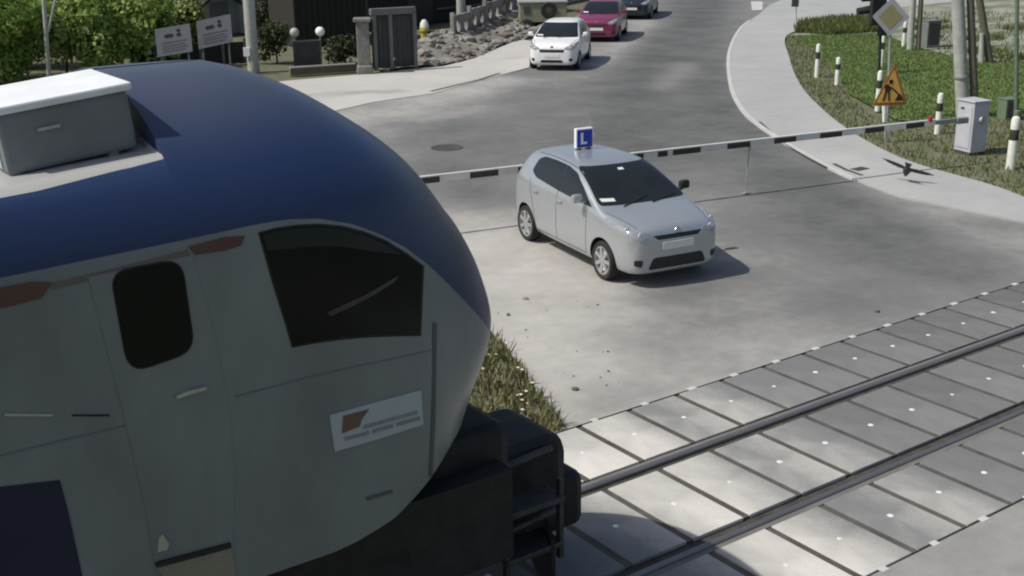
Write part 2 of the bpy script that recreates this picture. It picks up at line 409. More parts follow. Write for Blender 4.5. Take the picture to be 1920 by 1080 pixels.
# kerb along the pavement and short dark strips laid beside it
def strip(name, pts, w, z, h, m, label=None, cat=None):
    mb = MB()
    pts = [Vector((p[0], p[1])) for p in pts]
    L = []; R_ = []
    for i, p in enumerate(pts):
        t = (pts[min(i+1, len(pts)-1)]-pts[max(i-1, 0)]).normalized(); n = Vector((-t.y, t.x))*w/2
        L.append(p+n); R_.append(p-n)
    for i in range(len(pts)-1):
        q = [L[i], L[i+1], R_[i+1], R_[i]]
        mb.prism([(a.x, a.y) for a in q], z, z+h)
    o = mb.build(name, m)
    if label: tag(o, label, cat)
    else: o['kind'] = 'structure'
    return o
strip('kerb', LEDGE[5:-3], .12, 0.0, .045, 'kerb_concrete')
strip('kerb_strip', P((1423, 231), (1449, 254), (1490, 283), (1521, 301), (1551, 317)), .085, .036, .006, 'iron')
strip('kerb_strip', P((1563, 310), (1585, 321), (1616, 332)), .085, .036, .006, 'iron')
strip('kerb_shadow', P((808, 172), (850, 162), (900, 150), (937, 138)), .12, .013, .006, 'iron')  # dark strip painted where the kerb's shadow falls
VERGE = [tuple(p[:2]) for p in P((1475, 68), (1480, 110), (1500, 160), (1540, 205), (1590, 245), (1650, 280), (1720, 310), (1860, 350), (1940, 380), (2100, 440), (2300, 300), (2100, 190), (1900, 205), (1760, 235), (1640, 225), (1570, 160), (1540, 100))]
GRASS = [tuple(p[:2]) for p in P((1475, 68), (1540, 100), (1590, 175), (1680, 225), (1760, 235), (1900, 215), (2100, 190), (2150, 120), (1920, 116), (1800, 112), (1760, 100), (1700, 85), (1655, 64))]
sheet('verge', VERGE, .012, 'verge_dirt', d=1)
sheet('grass_field', GRASS, .016, 'grass_ground', d=1)
YARD = [tuple(p[:2]) for p in P((1475, 67), (1655, 63), (1700, 84), (1760, 99), (1800, 111), (1920, 115), (2200, 120), (2300, -20), (1640, -40), (1640, 44), (1530, 50))]
sheet('gravel_yard', YARD, .005, 'gravel_yard', d=1.5)
sheet('plaza', [tuple(p[:2]) for p in P((1388, 55), (1440, 10), (1560, -42), (1250, -52), (1700, -60), (1900, -35), (1820, -2), (1640, 19.5), (1420, 29.5))][:0] or [tuple(p[:2]) for p in P((1420, 29.5), (1640, 19.5), (1780, 4), (1900, -25), (1700, -55), (1562, -42), (1442, 10))], .008, 'pavement', d=1.5, base=.45)
mbx = MB(); q = P((1000, 213), (1104, 202), (1116, 258), (1001, 270)); sheet('road_patch', [(a.x, a.y) for a in q], .004, 'asphalt', d=.4, base=.30)
# pale painted patch at the far end of the road
mbx = MB(); q = P((1408, 3), (1430, 3), (1430, 19), (1410, 20)); mbx.prism([(a.x, a.y) for a in q], .010, .014); o = mbx.build('road_marking', 'kerb_concrete'); o['kind'] = 'structure'

# ------------------------------------------------------------------ track
SP = .7296; K0, K1 = -8, 11
X0, X1 = K0*SP, K1*SP
def sbox(name, x0, x1, y0, y1, z0, z1, m, kind='structure'):
    mb = MB(); mb.box(((x0+x1)/2, (y0+y1)/2, (z0+z1)/2), (x1-x0, y1-y0, z1-z0)); o = mb.build(name, m); o['kind'] = kind; return o
sheet('track_bed', [(-60, -2.4), (60, -2.4), (60, 2.4), (-60, 2.4)], -.046, 'ballast', d=8)
for sgn, lab in ((1, 'far rail of the track, along the road side'), (-1, 'near rail of the track, on the camera side')):
    t = thing('rail', 'worn steel '+lab, 'rail', (0, sgn*.7535, 0), 0, 'rails of the crossing')
    mb = MB(); L = 60
    prof = [(-.037, -.035), (-.037, -.008), (-.028, .002), (.028, .002), (.037, -.008), (.037, -.035)]
    vs = [(-L, y, z) for y, z in prof]+[(L, y, z) for y, z in prof]; n = len(prof)
    mb.add(vs, [(i, (i+1) % n, n+(i+1) % n, n+i) for i in range(n)]+[tuple(range(n)), tuple(range(2*n-1, n-1, -1))])
    mb.build('railhead', 'rail_steel', t)
    mb = MB(); yo = sgn*.076
    mb.box((0, yo-.004*sgn, -.028), (X1-X0, .060, .028)); mb.build('rubber_filler', 'rail_filler', t)
# dark gaps seen between panels and rails: the bed below the panels
sbox('panel_bed', X0, X1, -1.985, 1.985, -.044, -.038, 'groove')

ORD = ['first', 'second', 'third', 'fourth', 'fifth', 'sixth', 'seventh', 'eighth', 'ninth', 'tenth', 'eleventh', 'twelfth', 'thirteenth', 'fourteenth', 'fifteenth', 'sixteenth', 'seventeenth', 'eighteenth', 'nineteenth', 'twentieth']
PSTR = [(px_line((1000, 860), (1300, 940), (1560, 1080)), .75, .86), (px_line((1100, 780), (1280, 880)), .55, .80), ([(-1.4, 2), (-1.3, -2.2)], .55, .60)]
rows = [('behind the far rail', .872, 1.925, 1, 1.3986), ('between the two rails', -.606, .606, 0, 0.0), ('before the near rail', -1.945, -.872, -1, -1.4085)]
mat('joint_fill', (.115, .108, .095), (.06, .057, .052), .9, scale=3)
for rname, y0, y1, side, yc in rows: sbox('joint_filler', X0, X1, y0+.004, y1-.004, -.030, -.010, 'joint_fill')
for rname, y0, y1, side, yc in rows:
    for k in range(K0, K1):
        xa, xb = k*SP+.043, (k+1)*SP-.043
        cx, cy = (xa+xb)/2, (y0+y1)/2
        mb = MB(); mb.box((cx, cy, -.017), (xb-xa, y1-y0, .04), bev=.006)
        # finer top so that the dust attribute has points to sit on
        nx, ny = 5, 8; vs = []; fs = []
        for j in range(ny+1):
            for i in range(nx+1): vs.append((lerp(xa+.006, xb-.006, i/nx), lerp(y0+.006, y1-.006, j/ny), .0035))
        for j in range(ny):
            for i in range(nx): a = j*(nx+1)+i; fs.append((a, a+1, a+nx+2, a+nx+1))
        mb.add(vs, fs)
        lab = 'concrete crossing paver %s, %s counted from the train' % (rname, ORD[k-K0])
        o = mb.build('crossing_paver', 'panel_concrete', None, False, (cx, cy, 0)); tag(o, lab, 'paver', 'concrete pavers of the level crossing')
        o.location.z += rnd.uniform(-.002, .002)
        at = o.data.attributes.new('dust', 'FLOAT', 'POINT'); tint = rnd.uniform(-.07, .07)
        at.data.foreach_set('value', [strokes_value(v.co+o.location, .30-.012*max(0, cx), PSTR)+tint for v in o.data.vertices])
        bm_ = MB(); br_ = rnd.uniform(.022, .036); bm_.lathe([(.0, .0045), (br_*.9, .0045), (br_, .001), (br_, -.004)], (rnd.uniform(-.02, .02), rnd.uniform(-.02, .02), .002), n=14); bm_.build('lifting_bolt', 'white_bolt', o)
        if side and True:
            cm = MB(); ye = (1.955 if side > 0 else -1.962); cm.box((-.10+rnd.uniform(-.02, .02), ye-cy, -.001), (rnd.uniform(.07, .13), .07, .012), bev=.003); cm.build('edge_clip', 'kerb_concrete', o)

# ------------------------------------------------------------------ the train
TL = Vector((-9.0, 0, 0))
train = thing('railcar', 'blue and grey railcar with rounded nose entering the crossing', 'train', TL)
XN = [(1.3, -6.10), (1.6, -6.02), (1.9, -5.92), (2.2, -5.80), (2.5, -5.74), (2.9, -5.82), (3.2, -5.93), (3.47, -6.07), (3.93, -6.43), (4.35, -7.00), (4.52, -7.35), (4.60, -7.62)]
def smooth(x, tab):
    n = len(tab)
    if x <= tab[0][0]: return tab[0][1]
    if x >= tab[-1][0]: return tab[-1][1]
    for i in range(n-1):
        if x <= tab[i+1][0]: break
    x0, y0 = tab[i]; x1, y1 = tab[i+1]; h = x1-x0
    m0 = (y1-tab[i-1][1])/(x1-tab[i-1][0]) if i > 0 else (y1-y0)/h
    m1 = (tab[i+2][1]-y0)/(tab[i+2][0]-x0) if i+2 < n else (y1-y0)/h
    t = (x-x0)/h
    return (2*t**3-3*t*t+1)*y0+(t**3-2*t*t+t)*h*m0+(-2*t**3+3*t*t)*y1+(t**3-t*t)*h*m1
def interp(x, tab):
    if x <= tab[0][0]: return tab[0][1]
    for (a, va), (b, vb) in zip(tab, tab[1:]):
        if x <= b: t = (x-a)/(b-a); return va+(vb-va)*t
    return tab[-1][1]
ROOF = [(1.385, 3.5), (1.375, 3.68), (1.35, 3.84), (1.30, 3.97), (1.23, 4.08), (1.16, 4.16), (1.08, 4.235), (.96, 4.325), (.82, 4.40), (.64, 4.48), (.44, 4.54), (.22, 4.585), (.02, 4.60)]
ZB = [(-30, 1.62), (-7.5, 1.62), (-7.1, 1.70), (-6.8, 1.83), (-6.5, 1.98), (-6.2, 2.04), (-5.3, 2.04)]
NN = 36; XSTEP = -8.30
def ledge(x): return 4.235+.095*max(-1.3, x-XSTEP)
def shell_grid():
    rz_ = [(z, w) for w, z in ROOF]; arc = [0.0]
    for a, c in zip(ROOF, ROOF[1:]): arc.append(arc[-1]+math.hypot(a[0]-c[0], a[1]-c[1]))
    wt_ = list(zip(arc, [a[0] for a in ROOF])); zt_ = list(zip(arc, [a[1] for a in ROOF]))
    levels = [(1.40, None, t/24) for t in range(24)]+[(smooth(arc[-1]*k/40, wt_), smooth(arc[-1]*k/40, zt_), 1) for k in range(41)]
    grid = []
    for w, z, t in levels:
        zz = z if z is not None else lerp(1.7, 3.5, t)
        if z is None: w = lerp(1.385, 1.40, math.sin(t*math.pi)) 
        xn = smooth(zz, XN); D = 1.45*(w/1.4)**.9 if w > .3 else .45
        D = min(D, xn+8.22)
        half = []
        for j in range(NN+1):
            ph = j/NN*math.pi/2; y = w*math.sin(ph)**(2/2.5); x = xn-D*(1-math.cos(ph)**(2/2.1)); half.append((x, y))
        xc = xn-D
        for j in range(1, 7): half.append((lerp(xc, XSTEP, j/6), w))
        back = [(XSTEP-.004, w)]+[(lerp(XSTEP-.004, -26, j/10), w) for j in range(1, 11)]
        row = []
        for x, y in half:
            z1 = z if z is not None else lerp(interp(x, ZB), 3.5, t)
            row.append((x, y, z1))
        for x, y in back:
            z1 = z if z is not None else lerp(interp(x, ZB), 3.5, t)
            row.append((x, y, min(z1, ledge(x)+.012*(1-y/1.4))))
        grid.append(row)
    return grid
gr = shell_grid(); nc = len(gr[0]); full = []
for row in gr: full.append([(x, -y, z) for x, y, z in reversed(row)]+[(x, y, z) for x, y, z in row[1:]])
mb = MB(); ncol = len(full[0]); vs = [v for r in full for v in r]; fs = []; mi = []
for i in range(len(full)-1):
    for j in range(ncol-1):
        a = i*ncol+j; fs.append((a, a+1, a+ncol+1, a+ncol))
mb.add(vs, fs)
# underside and rear cap
low = full[0]; mb.add(low, [tuple(range(len(low)))])
tmp = MB(); tmp.v = mb.v; tmp.f = mb.f; tmp.m = mb.m
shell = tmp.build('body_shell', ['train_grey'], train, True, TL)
sb = bvh_of(shell)   # in train-local coordinates
def cam_hit(px, py):
    return CAM-TL, ray(px, py).normalized()
def hit(px, py):
    h = sb.ray_cast(*cam_hit(px, py)); return h[0]+TL if h[0] else None
edge_px = [(-60, 541), (0, 527), (120, 500), (240, 473), (360, 447), (480, 421), (540, 411), (600, 410), (660, 420), (710, 438), (760, 464), (800, 494), (840, 532), (870, 563), (895, 590), (908, 606)]
EC = [hit(*p) for p in edge_px]; EC = [(h.x, h.z) for h in EC if h is not None]; EC.sort()
EC = [(-30, EC[0][1])]+[e for e in EC]+[(EC[-1][0]+.5, EC[-1][1]-.55)]
m = M['train_grey']; nt = m.node_tree; b = nt.nodes['Principled BSDF']
at = nt.nodes.new('ShaderNodeAttribute'); at.attribute_name = 'livery'
gt = nt.nodes.new('ShaderNodeMath'); gt.operation = 'GREATER_THAN'; gt.inputs[1].default_value = 0; nt.links.new(at.outputs['Fac'], gt.inputs[0])
mx = nt.nodes.new('ShaderNodeMix'); mx.data_type = 'RGBA'; nt.links.new(gt.outputs[0], mx.inputs[0])
old = b.inputs['Base Color'].links[0].from_socket; nt.links.new(old, mx.inputs[6]); 
# grey mixed into the blue towards the top of the roof
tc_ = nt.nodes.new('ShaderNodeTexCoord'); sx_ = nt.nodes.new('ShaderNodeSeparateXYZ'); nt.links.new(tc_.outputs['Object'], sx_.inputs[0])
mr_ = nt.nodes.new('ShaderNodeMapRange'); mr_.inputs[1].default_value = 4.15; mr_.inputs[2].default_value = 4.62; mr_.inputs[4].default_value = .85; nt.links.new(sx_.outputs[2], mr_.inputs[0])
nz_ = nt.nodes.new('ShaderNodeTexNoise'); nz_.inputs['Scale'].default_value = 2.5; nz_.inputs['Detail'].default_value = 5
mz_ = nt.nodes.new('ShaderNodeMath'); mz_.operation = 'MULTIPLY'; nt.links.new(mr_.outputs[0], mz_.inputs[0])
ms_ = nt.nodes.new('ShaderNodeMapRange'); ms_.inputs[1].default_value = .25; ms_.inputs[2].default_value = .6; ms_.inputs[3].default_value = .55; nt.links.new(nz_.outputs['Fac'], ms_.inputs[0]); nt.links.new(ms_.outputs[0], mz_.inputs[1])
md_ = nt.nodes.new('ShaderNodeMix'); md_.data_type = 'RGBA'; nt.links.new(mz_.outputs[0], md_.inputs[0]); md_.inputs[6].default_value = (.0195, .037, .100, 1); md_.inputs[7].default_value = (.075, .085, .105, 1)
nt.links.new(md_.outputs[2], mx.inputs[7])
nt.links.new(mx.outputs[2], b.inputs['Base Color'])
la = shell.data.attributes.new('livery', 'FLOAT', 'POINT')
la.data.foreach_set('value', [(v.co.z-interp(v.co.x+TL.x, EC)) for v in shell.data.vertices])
# light grey roof deck behind the blue cowl: second livery attribute
lb = shell.data.attributes.new('deck', 'FLOAT', 'POINT')
lv = []
for v in shell.data.vertices:
    x = v.co.x+TL.x; y = abs(v.co.y)
    yl = 1.16-(ledge(x)-4.16)*1.0
    lv.append((yl-y+.012) if x < XSTEP-.002 else -1.0)
lb.data.foreach_set('value', lv)
at2 = nt.nodes.new('ShaderNodeAttribute'); at2.attribute_name = 'deck'
gt2 = nt.nodes.new('ShaderNodeMath'); gt2.operation = 'GREATER_THAN'; gt2.inputs[1].default_value = 0; nt.links.new(at2.outputs['Fac'], gt2.inputs[0])
mx2 = nt.nodes.new('ShaderNodeMix'); mx2.data_type = 'RGBA'; nt.links.new(gt2.outputs[0], mx2.inputs[0])
gt3 = nt.nodes.new('ShaderNodeMath'); gt3.operation = 'MULTIPLY'; nt.links.new(gt2.outputs[0], gt3.inputs[0]); nt.links.new(gt.outputs[0], gt3.inputs[1]); nt.links.new(gt3.outputs[0], mx2.inputs[0])
nt.links.new(mx.outputs[2], mx2.inputs[6]); mx2.inputs[7].default_value = (.40, .40, .38, 1); nt.links.new(mx2.outputs[2], b.inputs['Base Color'])
def tpatch(name, poly, m, d=14, off=.006, depth=.012, parent=None, mb=None):
    mb = patch(sb, poly, cam_hit, d, off, depth, mb)
    return mb.build(name, m, parent or train, True) if name else mb
cabw = [(488, 438), (520, 430), (560, 425), (600, 424), (640, 428), (680, 438), (720, 454), (760, 478), (790, 500), (787, 560), (785, 627), (740, 627), (690, 628), (640, 632), (600, 638), (550, 648), (540, 610), (515, 530)]
def grow(poly, k):
    cx_, cy_ = sum(p[0] for p in poly)/len(poly), sum(p[1] for p in poly)/len(poly)
    out = []
    for x, y in poly:
        d = math.hypot(x-cx_, y-cy_); out.append((x+(x-cx_)/d*k, y+(y-cy_)/d*k))
    return out
tpatch('window_seal', grow(cabw, 5), 'rubber_black', 16, .003)
cw = tpatch('cab_window', cabw, 'train_glass', 16, .006)
tpatch('window_gradient', [(492, 441), (520, 433), (560, 428), (600, 427), (640, 431), (680, 441), (718, 457), (752, 477), (700, 472), (640, 462), (580, 462), (500, 470)], 'window_gradient', 14, .009, .006, cw)  # the window's lighter upper gradient, painted on as a patch
tpatch('window_reflection', [(612, 585), (640, 572), (690, 549), (735, 522), (746, 517), (738, 528), (700, 552), (650, 578), (618, 592)], 'train_steel', 12, .012, .006, cw)  # reflection streak across the cab window, painted as a bar
door = tpatch('cab_door', [(165, 520), (360, 478), (400, 620), (428, 760), (440, 900), (436, 1022), (290, 1058), (270, 940), (225, 750)], 'train_grey', 22, .005, .01)
tpatch('window_seal', grow(rounded([(208, 512), (338, 487), (362, 655), (242, 698)], [34, 36, 34, 42], 6), 4), 'rubber_black', 14, .008, .008, door)
tpatch('door_window', rounded([(208, 512), (338, 487), (362, 655), (242, 698)], [34, 36, 34, 42], 6), 'train_glass', 14, .016, .014, door)
tpatch('door_handle', [(328, 740), (352, 730), (384, 723), (384, 728), (352, 737), (329, 745)], 'bare_metal', 8, .03, .03, door)
tpatch('door_sill', [(290, 1053), (430, 1016), (431, 1023), (291, 1060)], 'train_dark', 12, .022, .03, door)
tpatch('kick_plate', [(292, 1064), (434, 1026), (440, 1075), (330, 1110)], 'train_step', 16, .012, .02)
tpatch('navy_panel', [(-120, 926), (112, 900), (128, 960), (150, 1060), (165, 1130), (-120, 1130)], 'train_navy', 24, .006)
tpatch('red_flash', [(-60, 550), (60, 528), (98, 530), (78, 558), (20, 574), (-60, 588)], 'train_red', 14, .006)
tpatch('red_flash', [(352, 462), (420, 444), (458, 442), (452, 460), (420, 470), (366, 478)], 'train_red', 12, .006)
tpatch('faded_stripe', [(98, 530), (240, 497), (352, 468), (356, 478), (240, 508), (98, 543)], 'train_stripe', 16, .004, .006)
tpatch('trim_line', [(8, 775), (98, 776), (98, 780), (8, 779)], 'bare_metal', 10, .008)
tpatch('trim_line', [(135, 777), (205, 777), (205, 780), (135, 780)], 'train_dark', 10, .008)
tpatch('nose_seam', [(811, 605), (818, 605), (817, 700), (815, 800), (809, 905), (803, 907), (808, 800), (811, 700)], 'train_seam', 14, .006)
pl = tpatch('operator_plate', [(617, 778), (700, 755), (788, 731), (792, 795), (715, 820), (627, 846)], 'train_plate', 12, .010, .02)
tpatch('plate_emblem', [(642, 779), (690, 766), (676, 785), (672, 798), (640, 811)], 'plate_mark', 8, .016, .008, pl)
mb = None
for k, (xa, ya, xb, yb) in enumerate([(680, 800, 780, 772), (645, 822, 690, 810), (697, 808, 735, 797), (742, 795, 785, 783)]):
    mb = patch(sb, [(xa, ya-3), (xb, yb-3), (xb, yb+3), (xa, ya+3)], cam_hit, 8, .016, .008, mb)
mb.build('plate_lettering', 'plate_text', pl, True)
tpatch('panel_seam', [(440, 742), (600, 700), (812, 655), (812, 657), (600, 703), (440, 745)], 'faint_seam', 18, .003, .006)
tpatch('panel_seam', [(-60, 868), (100, 828), (262, 790), (262, 793), (100, 831), (-60, 871)], 'faint_seam', 18, .003, .006)
tpatch('number_marking', [(686, 932), (735, 918), (735, 924), (687, 938)], 'train_seam', 8, .008)
tpatch('warning_sticker', [(296, 1008), (304, 1000), (316, 1018), (312, 1030), (294, 1034)], 'bare_metal', 8, .012, .01, door)
# roof equipment
def tbox(name, x0, x1, y0, y1, z0, z1, m, bev=.02, parent=None):
    mb = MB(); mb.box(((x0+x1)/2, (y0+y1)/2, (z0+z1)/2), (x1-x0, y1-y0, z1-z0), bev=bev); return mb.build(name, m, parent or train, False, TL)
RP = Matrix.Rotation(-math.radians(5.4), 3, 'Y')
def acbox(name, cx, cy, cz, sx_, sy_, sz_, m, parent, bev=.015):
    o0 = Vector((-8.74, -.42, 4.20)); q = MB(); q.box(o0+RP @ Vector((cx, cy, cz)), (sx_, sy_, sz_), rot=RP, bev=bev)
    o = q.build(name, m, parent, False, TL); return o
ac = acbox('air_conditioner', .02, -.13, .185, .72, .66, .33, 'unit_side', train, .025)
acbox('lid', .02, -.13, .372, .77, .71, .045, 'unit_white', ac, .012)
acbox('grip', -.08, -.466, .235, .12, .012, .016, 'bare_metal', ac, 0)
for x in (-.30, .24): acbox('mounting_foot', x, -.40, -.01, .06, .10, .10, 'unit_side', ac, .01)
acbox('rear_panel', -.344, -.13, .18, .012, .54, .26, 'train_plate', ac, .003)
tbox('cable_duct', -11.5, -9.30, -.98, -.70, 4.10, 4.20, 'unit_white', .02)
tbox('exhaust_housing', -13.5, -10.2, -.6, .8, 4.08, 4.45, 'unit_side', .03)
# underframe: bogie, wheels, coupler, snow guard, steps
mb = MB(); mb.box((-16, 0, 1.28), (20, 2.3, .72)); mb.box((-6.6, 0, 1.45), (1.5, 1.9, .9), bev=.1); mb.build('underframe', 'train_dark', train, False, TL)
bo = MB(); 
for y in (-1.02, 1.02): bo.box((-8.8, y, .62), (3.4, .16, .30), bev=.04); bo.box((-8.8, y, .85), (.8, .3, .3), bev=.05)
bo.box((-8.8, 0, .7), (.7, 2.0, .3)); bog = bo.build('bogie', 'train_dark', train, False, TL)
for x in (-7.55, -10.05):
    for y in (-.75, .75):
        w = MB(); w.lathe([(0, -.06), (.1, -.07), (.38, -.05), (.42, -.04), (.42, .06), (.45, .065), (.45, .09), (0, .09)], (x, y, .42), 'Y', 32); w.build('wheel', 'train_steel', bog, True).location = (-TL) if False else (0, 0, 0)
        bog.children[-1].location = -TL
    ax = MB(); ax.box((x, -1.12, .5), (.34, .2, .34), bev=.05); a_ = ax.build('axle_box', 'train_steel', bog, False); a_.location = -TL
mb = MB(); mb.box((-5.55, -.12, 1.10), (1.10, .86, .62), bev=.12); mb.box((-5.02, -.05, .98), (.42, .50, .46), bev=.10); mb.box((-4.86, -.02, .60), (.50, .52, .52), bev=.09); mb.build('coupler', 'train_dark', train, False, TL)
mb = MB(); mb.tube((-5.95, -.64, 1.34), (-5.25, -.58, 1.36), .03, .03, 8); mb.tube((-5.25, -.58, 1.36), (-4.98, -.35, 1.22), .03, .03, 8); mb.tube((-5.85, -.72, .84), (-5.25, -.68, .86), .035, .035, 8); mb.build('brake_hose', 'train_steel', train, True, TL)
mb = MB(); mb.box((-5.6, -.75, .68), (.55, .30, .05), bev=.01); mb.box((-5.6, -.78, 1.08), (.55, .26, .05), bev=.01)
for x in (-5.86, -5.34): mb.box((x, -.86, .9), (.04, .05, .7))
mb.build('foot_step', 'train_steel', train, False, TL)
mb = MB()
for s_ in (-1, 1): mb.plate([(0, 0), (1.05, 0), (1.0, .62), (0, .70)], (-5.02, 0, .14), Vector((-.45, s_*1, 0)).normalized(), (0, 0, 1), .03)
mb.build('snow_guard', 'train_dark', train, False, TL)

# ------------------------------------------------------------------ cars
CARST = [  # x, zbottom, width mid, width belt, z belt, width top, z top
    (1.975, .40, .42, .42, .62, .36, .70), (1.955, .26, .60, .60, .72, .50, .80), (1.925, .22, .68, .68, .78, .56, .872), (1.86, .20, .745, .735, .825, .61, .925), (1.72, .18, .80, .785, .885, .66, .975),
    (1.48, .18, .84, .825, .925, .70, 1.02), (1.22, .18, .855, .845, .965, .755, 1.06), (1.10, .18, .858, .852, .98, .785, 1.078), (.97, .18, .86, .853, .99, .785, 1.135),
    (.50, .18, .86, .855, 1.01, .725, 1.38), (.14, .18, .86, .855, 1.02, .668, 1.53), (-.12, .18, .86, .854, 1.03, .645, 1.57), (-.5, .18, .858, .852, 1.045, .62, 1.59),
    (-.95, .18, .856, .85, 1.065, .605, 1.58), (-1.32, .19, .85, .84, 1.09, .585, 1.555), (-1.60, .22, .825, .815, 1.10, .56, 1.515), (-1.72, .25, .80, .79, 1.07, .58, 1.36),
    (-1.83, .28, .76, .75, 1.0, .61, 1.13), (-1.92, .32, .69, .68, .84, .58, .93), (-1.95, .42, .50, .50, .64, .42, .72)]
def car(label, paintname, loc, heading, scl=(1, 1, 1), roof_sign=False, group=None, wheels5=True, lit=None, grille_mid=True, lampstyle=0):
    c = thing('car', label, 'car', loc, heading, group)
    sx, sy, sz = scl
    mb = MB(); rows_ = []
    for (x, zb, wm, wb, zbelt, wt, zt) in CARST:
        h = zbelt-zb
        half = [(0, zb), (wm*.82, zb), (wm*.955, zb+.05), (wm*.99, zb+h*.30), (wm, zb+h*.55), (wb*.995, zbelt-.07), (wb*.975, zbelt), (lerp(wb*.975, wt, .52), lerp(zbelt, zt-.05, .55)), (wt, zt-.045), (wt*.62, zt-.008), (0, zt)]
        rows_.append([(x*sx, -y*sy, z*sz) for y, z in half]+[(x*sx, y*sy, z*sz) for y, z in reversed(half[1:-1])])
    n = len(rows_[0]); vs = [v for r in rows_ for v in r]; fs = []
    for i in range(len(rows_)-1):
        for j in range(n): fs.append((i*n+j, i*n+(j+1) % n, (i+1)*n+(j+1) % n, (i+1)*n+j))
    def cap(i):
        o = i*n
        return [(o+j, o+j+1, o+n-1-j, o+(n-j) % n) for j in range(0, n//2)]
    fs += cap(0)+cap(len(rows_)-1)
    mb.add(vs, fs)
    body = mb.build('body', [paintname, 'car_black'], c, True)
    ss = body.modifiers.new('s', 'SUBSURF'); ss.levels = 2; ss.render_levels = 2
    apply_mods(body)
    B = bvh_of(body)
    # wheel wells
    XF, XR, RW = 1.215*sx, -1.295*sx, .30*sz
    for xw in (XF, XR):
        for s_ in (-1, 1):
            cu = MB(); cu.lathe([(0, -.25), (RW*1.18, -.25), (RW*1.18, .3), (0, .3)], (xw, s_*.84*sy, RW*1.03), 'Y', 40); co = cu.build('cutter', 'car_black')
            co.matrix_world = Matrix.Identity(4)
            md = body.modifiers.new('b', 'BOOLEAN'); md.operation = 'DIFFERENCE'; md.solver = 'EXACT'; md.object = co
            body.parent = None
            try: md.material_mode = 'TRANSFER'
            except Exception: pass
            apply_mods(body); bpy.data.objects.remove(co)
    body.parent = c
    me = body.data; me.polygons.foreach_set('use_smooth', [True]*len(me.polygons)); me.set_sharp_from_angle(angle=math.radians(38))
    def side(s_): return lambda u, v: (Vector((u*sx, s_*3, v*sz)), Vector((0, -s_, 0)))
    front = lambda u, v: (Vector((4, u*sy, v*sz)), Vector((-1, 0, 0)))
    rear = lambda u, v: (Vector((-4, u*sy, v*sz)), Vector((1, 0, 0)))
    def top(u, v): return (Vector((u*sx, v*sy, 4)), Vector((0, 0, -1)))
    def cp(name, poly, tr, m, d=.05, off=.004, depth=.01, parent=None, mb=None):
        q = patch(B, poly, tr, d, off, depth, mb)
        return q.build(name, m, parent or c, True) if name else q
    # glass
    ws = cp('windscreen', rounded([(-.755, 1.085), (.755, 1.085), (.60, 1.505), (-.60, 1.505)], [.06, .06, .07, .07]), front, 'car_glass', .05, .005)
    cp('inspection_sticker', [(-.68, 1.125), (-.47, 1.12), (-.47, 1.155), (-.68, 1.16)], front, 'sticker', .03, .009, .006, ws)
    if roof_sign:
        cp('inner_mirror', [(-.04, 1.44), (.05, 1.44), (.05, 1.463), (-.04, 1.463)], front, 'sticker', .03, .009, .006, ws)
    cp('rear_window', rounded([(-.54, 1.13), (.54, 1.13), (.50, 1.41), (-.50, 1.41)], .06), rear, 'car_glass', .05, .005)
    for s_ in (-1, 1):
        cp('side_window', rounded([(.86, 1.045), (.52, 1.25), (.15, 1.43), (-.185, 1.485), (-.185, 1.09)], [.03, .05, .08, .02, .02]), side(s_), 'car_glass', .05, .006)
        cp('side_window', rounded([(-.225, 1.095), (-.225, 1.483), (-.62, 1.49), (-1.0, 1.475), (-1.14, 1.42), (-1.20, 1.23), (-1.0, 1.15)], [.02, .02, .05, .05, .05, .05, .05]), side(s_), 'car_glass', .05, .006)
        cp('door_pillar', [(-.18, 1.085), (-.18, 1.475), (-.23, 1.478), (-.23, 1.09)], side(s_), 'car_black', .05, .005)
        # door shut lines
        sm = None
        for (xa, za, xb, zb_) in [(.74, .30, .76, 1.02), (-.205, .27, -.205, 1.08), (-.97, .55, -1.16, 1.12), (-.93, .33, -.97, .55), (.72, .30, -.93, .30)]:
            dx, dz = xb-xa, zb_-za; l = math.hypot(dx, dz); nx_, nz_ = -dz/l*.006, dx/l*.006
            sm = cp(None, [(xa-nx_, za-nz_), (xb-nx_, zb_-nz_), (xb+nx_, zb_+nz_), (xa+nx_, za+nz_)], side(s_), None, .08, .002, .004, None, sm)
        sm.build('door_seam', 'car_seam', c, True)
        for xh in (-.10, -.90):
            h = MB(); h.box((xh*sx, s_*.862*sy, .945*sz), (.17, .035, .03), bev=.01); h.build('door_handle', paintname, c, True)
        h = MB(); h.box((.66*sx, s_*.96*sy, 1.16*sz), (.10, .17, .14), bev=.035); h.box((.68*sx, s_*.87*sy, 1.10*sz), (.05, .08, .04), bev=.01); mir = h.build('wing_mirror', paintname if not roof_sign or s_ < 0 else 'car_black', c, True)
        h = MB(); h.box((.605*sx, s_*.96*sy, 1.16*sz), (.012, .14, .095), bev=.004); h.build('mirror_glass', 'chrome', mir)
        # lights
        cp('headlamp', [(s_*p[0], p[1]) for p in rounded([(.42, .775), (.60, .735), (.76, .80), (.825, .945), (.80, .975), (.70, .935), (.56, .87), (.44, .825)], .03)][::s_], front, 'lamp_clear' if not lit else 'lamp_clear', .04, .007)
        for (ly, lz, lr) in ((.60, .815, .052), (.725, .885, .042)):
            h_ = B.ray_cast(Vector((4, s_*ly*sy, lz*sz)), Vector((-1, 0, 0)))[0]
            if h_ is not None:
                rf = MB(); rf.lathe([(0, .008), (lr*.6, .0095), (lr, .0075), (lr, -.012)], (h_.x, s_*ly*sy, lz*sz), 'X', 18); rf.build('reflector', 'lamp_reflector', c, True)
        cp('foglamp', [(s_*p[0], p[1]) for p in rounded([(.60, .34), (.70, .37), (.70, .46), (.58, .45)], .03)][::s_], front, 'car_black', .04, .006)
